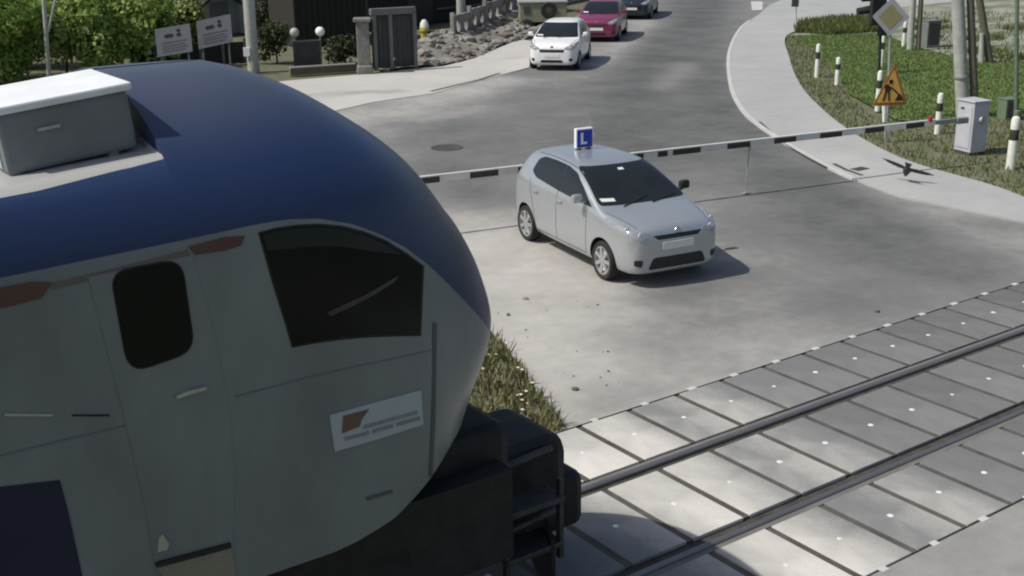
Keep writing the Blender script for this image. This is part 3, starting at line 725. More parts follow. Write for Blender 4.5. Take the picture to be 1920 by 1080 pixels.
        cp('tail_lamp', [(s_*p[0], p[1]) for p in rounded([(.50, .90), (.68, .88), (.71, 1.07), (.60, 1.11)], .03)][::s_], rear, 'lamp_red', .04, .007)
        cp('roof_gutter', [(.05, s_*.595), (-1.3, s_*.545), (-1.3, s_*.56), (.05, s_*.61)][::s_], top, 'car_seam', .1, .002, .004)
    cp('upper_grille', rounded([(-.42, .80), (.42, .80), (.34, .735), (-.34, .735)] if roof_sign else [(-.44, .76), (.44, .76), (.40, .66), (-.40, .66)], .015), front, 'car_black', .04, .005)
    cp('lower_grille', rounded([(-.50, .29), (.50, .29), (.42, .47), (-.42, .47)] if roof_sign else [(-.40, .30), (.40, .30), (.36, .40), (-.36, .40)], .05), front, 'car_black', .04, .005)
    pf = cp('number_plate', [(-.26, .58), (.26, .58), (.26, .69), (-.26, .69)] if roof_sign else [(-.26, .49), (.26, .49), (.26, .60), (-.26, .60)], front, 'plate_white', .05, .014, .016)
    cp('rear_number_plate', [(-.26, .72), (.26, .72), (.26, .83), (-.26, .83)], rear, 'plate_white', .05, .014, .016)
    em = MB(); e = B.ray_cast(Vector((4, 0, .835*sz)), Vector((-1, 0, 0)))[0]; em.lathe([(0, .016), (.045, .014), (.052, .004), (.052, -.01)], (e.x, 0, .835*sz), 'X', 20); em.build('badge', 'chrome', c, True)
    # bonnet shut lines
    for s_ in (-1, 1): cp('bonnet_seam', [(1.80, s_*.60), (1.16, s_*.735), (1.16, s_*.748), (1.80, s_*.613)][::s_], top, 'car_seam', .08, .002, .004)
    wm_ = MB()
    for s_ in (-.42, .08):
        p0 = B.ray_cast(*top(1.13, s_))[0]+Vector((0, 0, .012)); p1 = B.ray_cast(*top(.97, s_+.50))[0]+Vector((0, 0, .015)); wm_.tube(p0, p1, .009, .006, 6)
    wm_.build('wiper', 'car_black', c)
    # wheels
    def wheel(x, s_):
        t = MB(); yo = s_*.755*sy
        t.lathe([(RW*.74, -.09), (RW*.94, -.095), (RW, -.06), (RW, .06), (RW*.94, .095), (RW*.74, .09)], (0, 0, 0), 'Y', 36); w = t.build('wheel', 'tyre', c, True); w.location = (x, yo, RW)
        r = MB(); f_ = s_*.085
        r.lathe([(RW*.76, f_*.2), (RW*.76, f_), (RW*.68, f_*1.02), (RW*.66, f_*.3), (0, f_*.3)], (0, 0, 0), 'Y', 36)
        for k in range(7):
            a = 2*math.pi*k/7
            r.box((math.cos(a)*RW*.38, f_*.82, math.sin(a)*RW*.38), (RW*.66, .03, RW*.19), rot=Matrix.Rotation(-a, 3, 'Y'))
        r.lathe([(0, f_*1.05), (RW*.16, f_*1.0), (RW*.17, f_*.4)], (0, 0, 0), 'Y', 20)
        rr = r.build('rim', 'rim', w, True)
    for x in (XF, XR):
        for s_ in (-1, 1): wheel(x, s_)
    if roof_sign:
        zr = B.ray_cast(*top(-.80, 0))[0].z
        t = MB(); t.box((-.80, -.03, zr+.185), (.08, .32, .33), bev=.012); sg = t.build('learner_sign', 'sign_white', c)
        t = MB(); t.box((-.80+.043, -.03, zr+.180), (.006, .285, .285)); t.build('blue_face', 'sign_blue', sg)
        t = MB(); t.box((-.80+.049, -.085, zr+.185), (.006, .045, .19)); t.box((-.80+.049, -.0275, zr+.1075), (.006, .07, .035)); lt = t.build('letter_l', 'sign_white', sg)
        for yy in (-.12, .06):
            t = MB(); t.box((-.80, yy, zr+.008), (.10, .05, .03)); t.build('sign_foot', 'car_black', sg)
        an = MB(); an.tube((-1.35*sx, 0, 1.43*sz), (-1.48*sx, 0, 1.53*sz), .006, .003, 6); an.build('aerial', 'car_black', c)
    return c
hd = -1.72388; d_ = Vector((math.cos(hd), math.sin(hd), 0)); lf = Vector((-d_.y, d_.x, 0))
yloc = Vector((1.1411, 8.3619, 0))+lf*.80+d_*1.295
yaris = car('silver hatchback with a blue L sign on its roof, stopped inside the barrier', 'paint_silver', yloc, hd, (1.0, 1.03, 1.0), roof_sign=True)
yaris.name = 'learner_car'
def front_at(px, py, hdeg, L=2.0): h = math.radians(hdeg); return G(px, py)-Vector((math.cos(h), math.sin(h), 0))*L
car('white hatchback waiting behind the barrier in the road bend', 'paint_white', front_at(1034, 134, -137), math.radians(-137), (1.0, .98, .94), lit=False)
car('dark red hatchback waiting just behind the white car', 'paint_red', front_at(1118, 80, -137), math.radians(-137), (1.0, 1.0, .95))
car('dark blue car at the end of the queue, behind the red one', 'paint_navy', front_at(1184, 37, -138), math.radians(-138), (1.08, 1.02, .93))

# ------------------------------------------------------------------ barrier
bx = G(1824, 290); pv = AT(1772, 228, bx)
A0 = G(800, 336, 1.0); A1 = G(1752, 229, 1.0)
A00 = A0+(A0-A1).normalized()*1.6
bt = thing('crossing_barrier', 'lowered white boom with dark bands across the road and grey drive cabinet', 'barrier', (bx.x, bx.y, 0))
bl = Vector((bx.x, bx.y, 0)); bdir = (A1-A00).normalized(); bside = Vector((-bdir.y, bdir.x, 0))
hz = 1.10
mb = MB(); ang = math.radians(-12)
mb.box((bx.x, bx.y+.10, .08+hz/2), (.44, .50, hz), ang, bev=.015); mb.build('housing', 'cabinet_grey', bt, False, bl)
mb = MB(); mb.box((bx.x, bx.y+.10, .08+hz+.02), (.49, .55, .035), ang, bev=.01); mb.build('lid', 'cabinet_grey', bt, False, bl)
mb = MB(); mb.box((bx.x, bx.y+.10, .04), (.40, .46, .08), ang); mb.build('plinth', 'iron', bt, False, bl)
RA = Matrix.Rotation(ang, 3, 'Z')
def hp(x, y, z): return Vector((bx.x, bx.y+.10, 0))+RA @ Vector((x, y, 0))+Vector((0, 0, z))
mb = MB(); mb.box(hp(-.228, 0, .62), (.012, .40, .90), ang, bev=.004); mb.build('door', 'cabinet_grey', bt, False, bl)
mb = MB(); mb.box(hp(-.237, .08, 1.03), (.008, .10, .05), ang); mb.build('label_plate', 'iron', bt, False, bl)
mb = MB(); c_ = hp(.0, -.25, .80); mb.lathe([(0, -.06), (.08, -.055), (.085, .02)], c_, 'Y', 18); mb.build('axle_cap', 'galvanized', bt, True, bl)
mb = MB()
ln = (A1-A00).length; c_ = (A00+A1)/2; qz = math.atan2(bdir.y, bdir.x)
rotb = Matrix((bdir, Vector((-bdir.y, bdir.x, 0)).normalized(), bdir.cross(Vector((-bdir.y, bdir.x, 0)).normalized()))).transposed()
mb.box(c_, (ln, .065, .125), rot=rotb)
for (pa, pb) in [(700, 748), (790, 823), (880, 933), (970, 1015), (1070, 1110), (1165, 1205), (1232, 1250), (1260, 1312), (1362, 1405), (1450, 1491), (1536, 1577), (1620, 1656), (1697, 1731)]:
    ta = None
    def xon(px):
        lo, hi = 0.0, 1.0
        for _ in range(40):
            mm = (lo+hi)/2; q = A00.lerp(A1, mm)-CAM; sxp = 960+FPX*q.dot(RT)/q.dot(_f)
            if sxp < px: lo = mm
            else: hi = mm
        return A00.lerp(A1, (lo+hi)/2)
    a, b_ = xon(pa), xon(pb); mb.box((a+b_)/2+Vector((0, 0, -.014)), ((b_-a).length, .073, .104), rot=rotb, mi=1)
mb.build('boom', ['boom_white', 'boom_dark'], bt, False, bl)
mb = MB(); e = A1+bdir*.0; mb.box(e+bdir*.35+Vector((0, 0, -.01)), (.75, .06, .09), rot=rotb, bev=.01); mb.box(e+bdir*.75+Vector((0, 0, -.03)), (.32, .10, .13), rot=rotb, bev=.02); mb.build('counterweight_arm', 'sign_back', bt, False, bl)
mb = MB(); mb.lathe([(0, -.05), (.045, -.05), (.05, .03), (.03, .06), (0, .065)], A1+Vector((-.15, 0, .08)), 'Z', 14); mb.build('boom_lamp', 'lamp_red', bt, True, bl)
rp = xon(1405)
mb = MB(); mb.tube(rp+Vector((0, 0, -.05)), Vector((rp.x-.03, rp.y, .02)), .014, .012, 8); mb.box(Vector((rp.x, rp.y, rp.z-.09)), (.03, .07, .12), rot=rotb); mb.box(Vector((rp.x-.03, rp.y, .02)), (.12, .10, .02), rot=rotb); mb.build('support_rod', 'galvanized', bt, False, bl)

# ------------------------------------------------------------------ marker posts, signs, poles, cabinets
def marker(px, pyb, pyt, label, r=.075):
    g = G(px, pyb); top = AT(px, pyt, g); h = (top-g).dot(UP)/UP.z if False else None
    # height by matching the image row
    lo, hi = 0, 4
    for _ in range(30):
        mm = (lo+hi)/2; q = Vector((g.x, g.y, mm))-CAM; py = 540-FPX*q.dot(UP)/q.dot(_f)
        if py > pyt: lo = mm
        else: hi = mm
    h = lo
    t = thing('marker_post', label, 'post', g, 0, 'white marker posts in the grass')
    mb = MB(); mb.lathe([(0, 0), (r, 0), (r*.96, h*.55), (r*.95, h*.56)], n=18); mb.build('lower_post', 'post_white', t, True)
    mb = MB(); mb.lathe([(r*.96, h*.56), (r*.965, h*.57), (r*.96, h*.75), (r*.9, h*.76)], n=18); mb.build('black_band', 'post_black', t, True)
    mb = MB(); mb.lathe([(r*.95, h*.76), (r*.95, h*.93), (r*.75, h*.98), (r*.3, h), (0, h)], n=18); mb.build('cap', 'post_white', t, True)
    return t
marker(1531, 146, 82, 'white post with black band, nearest the pavement bend, farthest left')
marker(1569, 160, 107, 'white post with black band, second from the left in the grass')
marker(1645, 208, 132, 'white post standing just behind the orange triangle sign')
marker(1757, 252, 174, 'white post with black band standing behind the barrier boom end')
marker(1894, 318, 218, 'tall white post with black band, right of the grey barrier cabinet', .095)
marker(1652, 128, 64, 'slim white post below the diamond sign', .06)
marker(1694, 88, 40, 'white post seen between diamond sign and the far pole', .075)
marker(1722, 84, 44, 'thin pale post left of the small dark cabinet', .06)
def pole(name, label, cat, pb, pt, r0, r1, m, extra=None, zext=1.0, group=None):
    g = G(*pb); tpt = AT(pt[0], pt[1], g); d = (tpt-g)
    tpt = g+d*zext
    t = thing(name, label, cat, g, 0, group)
    mb = MB(); k = 6
    mb.tube((0, 0, -.03), tpt-g, r0, r1, 14); mb.build('shaft', m, t, True)
    return t, g, tpt
t, g, tp = pole('utility_pole', 'tall pale concrete pole behind the grey barrier cabinet', 'pole', (1806, 222), (1796, 0), .17, .13, 'concrete_pole', zext=2.6)
mb = MB(); mb.lathe([(.185, -.05), (.19, -.04), (.19, .04), (.185, .05)], (tp-g)*(.36/2.6), n=16); mb.build('clamp_band', 'galvanized', t, True); t_m, tp_m = t, tp-g
t, g, tp = pole('utility_pole', 'grey pole beside the small dark cabinet, behind the diamond sign', 'pole', (1706, 95), (1712, 0), .12, .10, 'concrete_pole', zext=3.0)
mb = MB(); mb.tube(Vector((.24, -.17, 0)), Vector((.24, -.17, 0))+(tp-g), .09, .07, 10); mb.build('stay_pole', 'wood_pole', t, True)
mb = MB(); mb.tube(Vector((.26, -.17, 0)), Vector((.27, -.18, 0))+(tp_m), .10, .08, 10); mb.build('stay_pole', 'wood_pole', t_m, True)
t, g, tp = pole('timber_pole', 'dark leaning timber pole in the gravel yard', 'pole', (1856, 118), (1837, 0), .13, .10, 'wood_pole', zext=3.0)
mb = MB(); mb.tube((-.35, .1, 0), (tp-g)*.16+Vector((-.18, 0, 0)), .10, .07, 10); mb.build('concrete_stub', 'concrete_pole', t, True)
t, g, tp = pole('lamp_post', 'thin green painted post at the right picture edge', 'pole', (1905, 226), (1907, 0), .055, .045, 'green_paint', zext=2.2)
mb = MB(); mb.lathe([(.09, 0), (.09, .25), (.06, .28)], n=14); mb.build('base_sleeve', 'green_paint', t, True)
def cabinet(name, label, px0, px1, pyb, pyt, depth, m, door='iron'):
    g = G((px0+px1)/2, pyb); px_m = FPX/((g-CAM).dot(_f)); w = (px1-px0)/px_m
    lo, hi = 0, 5
    for _ in range(30):
        mm = (lo+hi)/2; q = Vector((g.x, g.y, mm))-CAM; py = 540-FPX*q.dot(UP)/q.dot(_f)
        if py > pyt: lo = mm
        else: hi = mm
    rz = -YAW+math.radians(14); t = thing(name, label, 'cabinet', g, rz)
    mb = MB(); mb.box((0, depth/2, lo/2), (w*.86, depth, lo), bev=.015); mb.build('case', m, t)
    mb = MB(); mb.box((0, depth/2, lo+.015), (w*.92, depth*1.08, .03), bev=.006); mb.build('roof', m, t)
    mb = MB(); mb.box((0, -.008, lo*.52), (w*.70, .012, lo*.8)); mb.build('door', door, t)
cabinet('cable_cabinet', 'small dark cabinet beside the grey poles at the grass edge', 1733, 1765, 90, 40, .5, 'unit_side', 'iron')
cabinet('junction_box', 'low green box behind the barrier cabinet on the right', 1880, 1912, 226, 188, .35, 'green_paint', 'iron')
# road works triangle sign
g = G(1661, 268); face_x = Vector((math.cos(-YAW), math.sin(-YAW), 0)); face_n = Vector((-_f.x, -_f.y, 0)).normalized()
t = thing('roadworks_sign', 'orange triangular road works sign with worker symbol on a white post', 'sign', g)
mb = MB(); tp = AT(1658, 196, g)-g; mid = AT(1659, 228, g)-g; mb.tube((0, 0, 0), mid, .028, .028, 10); mb.build('thin_post', 'galvanized', t, True)
mb = MB(); mb.tube(mid, tp, .055, .055, 12); mb.build('white_post', 'post_white', t, True)
mb = MB(); mb.tube(tp, AT(1664, 150, g)-g, .028, .028, 10); mb.build('upper_post', 'galvanized', t, True)
u = AT(1669, 160, g)-g-FH*.09; sc = 1/(FPX/((g-CAM).dot(_f)))
tri = [(-34*sc, -36*sc), (34*sc, -36*sc), (3*sc, 42*sc)]
fx = (face_x+Vector((0, 0, .02))).normalized(); fx = Vector((math.cos(-YAW+.12), math.sin(-YAW+.12), 0)); fy = Vector((0, 0, 1))
mb = MB(); mb.plate(rounded(tri, 7*sc), u, fx, fy, .02); pn = mb.build('panel', 'works_red', t)
def shrink(poly, k): c0 = (sum(p[0] for p in poly)/3, sum(p[1] for p in poly)/3); return [(c0[0]+(p[0]-c0[0])*k, c0[1]+(p[1]-c0[1])*k) for p in poly]
mb = MB(); mb.plate(rounded(shrink(tri, .78), 5*sc), u, fx, fy, .006, off=.021); mb.build('yellow_face', 'works_yellow', pn)
mb = MB()
mb.plate(rounded([(-6*sc, 4*sc), (2*sc, 4*sc), (2*sc, 12*sc), (-6*sc, 12*sc)], 3*sc), u, fx, fy, .005, off=.028)
mb.plate([(-14*sc, 0), (-8*sc, 5*sc), (0, -4*sc), (-4*sc, -12*sc), (-12*sc, -10*sc)], u, fx, fy, .005, off=.028)
mb.plate([(-12*sc, -10*sc), (-8*sc, -10*sc), (-12*sc, -27*sc), (-16*sc, -27*sc)], u, fx, fy, .005, off=.028)
mb.plate([(-6*sc, -11*sc), (-3*sc, -11*sc), (-1*sc, -27*sc), (-5*sc, -27*sc)], u, fx, fy, .005, off=.028)
mb.plate([(-2*sc, -3*sc), (0, -1*sc), (16*sc, -15*sc), (14*sc, -17*sc)], u, fx, fy, .005, off=.028)
mb.plate([(8*sc, -27*sc), (25*sc, -27*sc), (19*sc, -16*sc), (14*sc, -15*sc)], u, fx, fy, .005, off=.028)
mb.build('worker_symbol', 'works_black', pn)
# diamond priority sign, seen grey in shade, on a slim pole
g = G(1664, 226); t = thing('priority_sign', 'grey edged diamond sign with dull yellow middle on a slim grey pole', 'sign', g)
c0 = AT(1669, 31, g)-g; sc = 1/(FPX/((g-CAM).dot(_f)))
mb = MB(); mb.tube((0, 0, 0), c0+Vector((0, 0, .3)), .032, .03, 10); mb.build('pole', 'galvanized', t, True)
ud = c0-FH*.06; fx2 = Vector((math.cos(-YAW-.42), math.sin(-YAW-.42), 0)); R0 = 35*sc
dm = lambda k: [(0, -R0*k), (R0*k*.95, 0), (0, R0*k), (-R0*k*.95, 0)]
mb = MB(); mb.plate(rounded(dm(1), 4*sc), ud, fx2, fy, .02); pn = mb.build('panel', 'sign_back', t)
mb = MB(); mb.plate(rounded(dm(.66), 3*sc), ud, fx2, fy, .006, off=.021); mb.build('yellow_face', 'sign_yellow', pn)
# road signal behind it
g = G(1648, 140); t = thing('crossing_signal', 'black crossing signal with hooded lamp behind the diamond sign', 'signal', g)
a = AT(1640, -30, g)-g
mb = MB(); mb.tube((0, 0, 0), AT(1651, 60, g)-g, .05, .05, 10); mb.tube(AT(1651, 60, g)-g, a, .045, .045, 10); mb.build('post', 'signal_black', t, True)
rzs = -YAW+.5
mb = MB(); cc = AT(1646, 18, g)-g; mb.box(cc, (.62, .16, .95), rzs, bev=.05); hb = mb.build('backboard', 'signal_black', t)
vd = Vector((math.cos(math.pi-YAW+.1), math.sin(math.pi-YAW+.1), -.12)).normalized()
mb = MB(); hc = AT(1632, 18, g)-g; mb.tube(hc, hc+vd*.42, .13, .11, 14); mb.build('hood', 'signal_black', hb, True)
mb = MB(); hc = AT(1636, -6, g)-g; mb.tube(hc, hc+vd*.34, .13, .11, 14); mb.build('hood', 'signal_black', hb, True)
mb = MB(); mb.box(AT(1655, 52, g)-g, (.34, .12, .5), rzs, bev=.03); mb.build('relay_box', 'signal_black', t)
# small board on thin pole by the far grass corner
g = G(1494, 58); t = thing('small_sign', 'small dark board on a thin pole at the far grass corner', 'sign', g)
mb = MB(); mb.tube((0, 0, 0), AT(1492, -6, g)-g, .02, .02, 8); mb.build('pole', 'galvanized', t, True)
mb = MB(); mb.box(AT(1491, 2, g)-g-FH*.03, (.30, .02, .46), -YAW, bev=.005); mb.build('board', 'iron', t)

# manhole
g = G(838, 277); mb = MB(); mb.lathe([(.38, -.01), (.38, .006), (.34, .008), (.33, .004), (0, .004)], (0, 0, 0), n=28); tag(mb.build('manhole_cover', 'iron', None, True, None), 'dark round manhole cover in the road left of the L car', 'manhole').location = (g.x, g.y, .003)
g = G(1612, 320); mb = MB(); mb.box((0, 0, .04), (.36, .22, .012)); 
for i in range(5): mb.box((-.13+i*.065, 0, .048), (.02, .2, .006))
o = tag(mb.build('drain_grate', 'iron'), 'small dark drain grate set in the pale pavement', 'grate'); o.location = (g.x, g.y, 0)

# ------------------------------------------------------------------ left background
def leafmass(n, blobs, size, seed, squash=1.0):
    r = random.Random(seed); mb = MB()
    tot = sum(b[3]**2 for b in blobs)
    for (cx, cy, cz, R) in blobs:
        k = int(n*R*R/tot)
        for _ in range(k):
            while True:
                v = Vector((r.uniform(-1, 1), r.uniform(-1, 1), r.uniform(-1, 1)))
                if .12 < v.length < 1: break
            v = v.normalized()*(v.length**.45)*R*r.uniform(.75, 1.12); p = Vector((cx, cy, cz))+Vector((v.x, v.y, v.z*squash))
            if p.z < .02: continue
            s_ = size*r.uniform(.6, 1.4); nrm = (v.normalized()+Vector((r.gauss(0, .6), r.gauss(0, .6), r.gauss(0, .6)+.3))).normalized()
            q = nrm.to_track_quat('Z', 'Y') @ Quaternion((0, 0, 1), r.uniform(0, 6.28))
            mb.add([p+q @ Vector((-s_*.5, 0, 0)), p+q @ Vector((0, -s_*.32, .08*s_)), p+q @ Vector((s_*.6, 0, 0)), p+q @ Vector((0, s_*.32, .08*s_))], [(0, 1, 2, 3)], 1 if r.random() < .35 else 0)
    return mb
def tree(name, label, cat, g, blobs, trunk, n, size, mats, seed, group=None):
    t = thing(name, label, cat, g, 0, group)
    leafmass(n, blobs, size, seed).build('crown', mats, t)
    mb = MB(); r = random.Random(seed)
    if trunk:
        r0, h = trunk; mb.tube((0, 0, -.05), (r.uniform(-.1, .1), 0, h*.5), r0, r0*.75, 12); mb.tube((0, 0, h*.5), (.1, 0, h), r0*.75, r0*.4, 10)
        for b_ in blobs[:6]: mb.tube((0, 0, h*.45), Vector(b_[:3])*.95, r0*.4, r0*.08, 7)
        mb.build('trunk', 'bark', t, True)
    return t
def blobs(r, n, R, z0, z1, br):
    out = []
    for i in range(n):
        a = r.uniform(0, 6.28); d = R*math.sqrt(r.random()); out.append((d*math.cos(a), d*math.sin(a), r.uniform(z0, z1), br*r.uniform(.7, 1.25)))
    return out
r = random.Random(3)
tree('leafy_tree', 'bright green leafy tree at the left picture edge behind the train', 'tree', G(15, 150), blobs(r, 14, 1.3, .5, 3.0, .8), (.16, 3), 9000, .17, ['leaf_bright', 'leaf_mid'], 11)
for i, (px, py, lab, hh, mats) in enumerate([
        (125, 140, 'olive green shrub between the thin pole and the tree', 2.3, ['leaf_mid', 'leaf_bright']), (190, 136, 'tall yellowish shrub left of the two boards', 2.8, ['leaf_mid', 'leaf_bright']),
        (252, 130, 'yellow green shrub right behind the left board', 2.9, ['leaf_mid', 'leaf_bright']), (298, 116, 'green shrub rising between the two boards', 2.8, ['leaf_mid', 'leaf_bright']),
        (352, 104, 'dull green shrub above the right board', 1.9, ['leaf_mid', 'leaf_dark']), (60, 125, 'shaded shrub behind the leafy tree', 2.6, ['leaf_dark', 'leaf_bright']),
        (222, 100, 'far green shrub filling the gap behind the boards', 3.2, ['leaf_mid', 'leaf_bright'])]):
    tree('shrub', lab, 'shrub', G(px, py), blobs(r, 15, 1.0 if px < 280 else .55, .4, hh, .75 if px < 280 else .5), (.05, 1.2), 3600, .17, mats, 20+i, 'shrubs along the fence')
for i, (px, py, lab) in enumerate([(520, 118, 'dark shrub right of the pale concrete pole'), (648, 118, 'low dark scrub left of the stone gate post'), (500, 70, 'dark shrub behind the concrete pole')]):
    tree('shrub', lab, 'shrub', G(px, py), blobs(r, 7, .55, .25, 1.3 if i != 1 else .7, .42), (.04, .6), 1500, .12, ['leaf_dark', 'scrub'], 40+i, 'shrubs along the fence')
# poles left
t, g, tp = pole('utility_pole', 'pale concrete pole right of the two notice boards', 'pole', (476, 134), (466, 0), .20, .17, 'concrete_pole', zext=2.6)
mb = MB(); mb.box(AT(465, 96, g)-g-FH*.2, (.22, .06, .3), -YAW, bev=.01); mb.build('white_plate', 'sign_white', t)
t, g, tp = pole('thin_pole', 'thin grey green pole beside the leafy tree at far left', 'pole', (93, 160), (82, 0), .07, .055, 'concrete_pole', zext=2.2)
mb = MB(); mb.tube(AT(90, 60, g)-g, AT(108, -20, g)-g, .04, .035, 8); mb.build('brace', 'concrete_pole', t, True)
t, g, tp = pole('utility_pole', 'grey pole in front of the dark backdrop shed', 'pole', (865, 62), (864, 0), .20, .18, 'concrete_pole', zext=3)
mb = MB(); mb.lathe([(.26, -.03), (.26, .1), (.2, .14)], n=14); mb.build('base_collar', 'concrete_pole', t, True)
# notice boards
def board(label, pts, gy):
    g = G((pts[0][0]+pts[1][0])/2, gy); t = thing('notice_board', label, 'board', g, 0, 'notice boards by the fence')
    c = [AT(p[0], p[1], g)-g for p in pts]   # TL TR BR BL
    ux = (c[1]-c[0]); uy = (c[0]-c[3]); wdt, hgt_ = ux.length, uy.length; ux.normalize(); uy.normalize()
    mb = MB(); mb.plate([(0, 0), (wdt, 0), (wdt, hgt_), (0, hgt_)], c[3], ux, uy, .03); pn = mb.build('panel', 'board_grey', t)
    mb = MB()
    mb.plate(rounded([(wdt*.25, hgt_*.64), (wdt*.50, hgt_*.64), (wdt*.50, hgt_*.75), (wdt*.25, hgt_*.75)], hgt_*.05), c[3], ux, uy, .006, off=.032)
    mb.plate(rounded([(wdt*.60, hgt_*.63), (wdt*.72, hgt_*.63), (wdt*.72, hgt_*.74), (wdt*.60, hgt_*.74)], hgt_*.05), c[3], ux, uy, .006, off=.032)
    mb.plate(rounded([(wdt*.61, hgt_*.78), (wdt*.71, hgt_*.78), (wdt*.71, hgt_*.88), (wdt*.61, hgt_*.88)], hgt_*.05), c[3], ux, uy, .006, off=.032)
    mb.build('dark_print', 'board_ink', pn)
    mb = MB()
    for k, z in enumerate((.46, .34, .24, .14)):
        mb.plate([(wdt*.16, hgt_*z), (wdt*(.88-.07*(k % 2)), hgt_*z), (wdt*(.88-.07*(k % 2)), hgt_*(z+.035)), (wdt*.16, hgt_*(z+.035))], c[3], ux, uy, .005, off=.032)
    mb.build('faint_print', 'board_faint', pn)
    for k in (.12, .88):
        p = c[3]+ux*wdt*k; q = MB(); q.tube((p.x, p.y, 0), p+uy*hgt_*.9-ux.cross(uy)*.04, .03, .03, 8); q.build('leg', 'gate_frame', t, True)
board('left grey notice board, lower one, with dark print, before the shrubs', [(290, 55), (356, 44), (362, 92), (296, 107)], 150)
board('right grey notice board, higher one, close to the concrete pole', [(368, 40), (432, 26), (438, 78), (373, 92)], 140)
# plank fence behind boards
def wall_thing(name, label, cat, pa, pb, h, th, m, part='panel', z0=0):
    a, b_ = G(*pa), G(*pb); d = b_-a; L = d.length; t = thing(name, label, cat, a, math.atan2(d.y, d.x))
    mb = MB(); mb.box((L/2, th/2, z0+h/2), (L, th, h)); mb.build(part, m, t)
    return t, L
t, L = wall_thing('plank_fence', 'dark low plank fence under the notice boards', 'fence', (250, 128), (462, 118), .75, .06, 'dark_boards', 'boards')
for k in range(6): q = MB(); q.box((L*k/5, -.03, .45), (.1, .1, .9)); q.build('post', 'gate_frame', t)
t, L = wall_thing('plinth_wall', 'low brown stone kerb wall left of the stone gate post', 'wall', (545, 142), (668, 134), .22, .25, 'brick_low', 'wall')
q = MB(); q.box((L/2, .1, .245), (L, .33, .05), bev=.01); q.build('coping', 'pillar_stone', t)
# wicket gate with two globe lamps on posts
ga, gb = G(548, 134), G(606, 131); d = gb-ga; L = d.length
t = thing('wicket_gate', 'dark sheet metal wicket gate between two lamp posts', 'gate', ga, math.atan2(d.y, d.x))
q = MB(); q.box((L/2, 0, .52), (L*.86, .04, .95)); q.build('sheet', 'gate_metal', t)
for z in (.06, 1.0): q = MB(); q.box((L/2, 0, z), (L*.9, .055, .05)); q.build('rail', 'gate_frame', t)
for px, py, mm, lab in ((552, 61, 'globe_dim', 'dim greenish globe lamp on the left gate post'), (600, 59, 'globe_glass', 'bright white globe lamp on the right gate post')):
    g = G(px+2, 133 if px < 580 else 131); a = AT(px, py, g)-g
    lt = thing('globe_lamp', lab, 'lamp', g, 0, 'globe lamps at the wicket gate')
    q = MB(); q.tube((0, 0, 0), a-Vector((0, 0, .1)), .045, .04, 10); q.build('post', 'gate_frame', lt, True)
    q = MB(); q.lathe([(0, -.16), (.08, -.14), (.14, -.08), (.16, 0), (.14, .08), (.08, .14), (0, .16)], a, n=18); q.build('globe', mm, lt, True)
# gate pillar
g = G(684, 138); t = thing('gate_post', 'weathered grey stone gate post with flat cap', 'post', g, -YAW+.1)
q = MB(); q.box((0, 0, .85), (.42, .42, 1.7), bev=.03); q.build('shaft', 'pillar_stone', t)
q = MB(); q.box((0, 0, 1.76), (.58, .58, .12), bev=.03); q.build('cap', 'pillar_stone', t)
q = MB(); q.box((.02, 0, .15), (.52, .5, .3), bev=.05); q.build('footing', 'stone', t)
# wide dark gate
ga, gb = G(700, 136), G(780, 130); d = gb-ga; L = d.length
t = thing('yard_gate', 'wide dark metal yard gate with a pale top beam', 'gate', ga, math.atan2(d.y, d.x))
q = MB(); q.box((L/2, 0, .98), (L, .05, 1.7)); 
for k in range(9): q.box((L*(k+.5)/9, -.035, .98), (.05, .03, 1.66))
q.build('sheet', 'gate_metal', t)
q = MB(); q.box((L/2, -.02, 1.98), (L*1.04, .22, .22), bev=.02); q.build('top_beam', 'gate_frame', t)
for x in (.08, L*.42, L*.98): q = MB(); q.box((x, -.07, 1.0), (.12, .12, 1.85)); q.build('post', 'gate_frame', t)
q = MB(); q.lathe([(0, .05), (.035, .045), (.05, 0), (.035, -.045), (0, -.05)], (L*.46, -.12, .42), n=12); q.build('knob', 'galvanized', t, True)
# near-black sheds, added to stand for the shaded background
def shed(label, pa, pb, h, depth, m, roofm):
    a, b_ = G(*pa), G(*pb); d = b_-a; L = d.length; t = thing('shade_backdrop', label, 'shed', a, math.atan2(d.y, d.x))
    q = MB(); q.box((L/2, depth/2, h/2), (L, depth, h))
    for k in range(int(L/.25)): q.box((k*.25+.12, -.012, h/2), (.2, .024, h*.98))
    w = q.build('wall', m, t)
    q = MB(); q.prism([(-.3, -.4), (depth+.3, -.4), (depth+.3, .0), (depth/2, 1.3), (-.3, 0)], 0, 1) if False else None
    rv = [(-.3, -.45, h), (L+.3, -.45, h), (L+.3, depth/2, h+1.2), (-.3, depth/2, h+1.2), (-.3, depth+.45, h), (L+.3, depth+.45, h)]
    q = MB(); q.add(rv, [(0, 1, 2, 3), (3, 2, 5, 4), (0, 3, 4), (1, 5, 2), (0, 4, 5, 1)]); q.build('roof', roofm, t)
    return t, L, h
t, L, h = shed('long dark shed, added as shaded backdrop, behind the rubble bank and grey pole', (690, 58), (985, 22), 3.2, 4, 'dark_boards', 'gate_frame')
q = MB(); q.box((L*.60, -.05, .62), (L*.40, .06, .07)); q.build('rail', 'gate_frame', t)
q = MB(); q.box((L*.3, -.03, 1.1), (1.6, .03, 2.2)); q.build('door', 'signal_black', t)
t, L, h = shed('dark shed, added as shaded backdrop, left of the stone gate post', (555, 88), (690, 78), 2.6, 3, 'dark_boards', 'gate_frame')
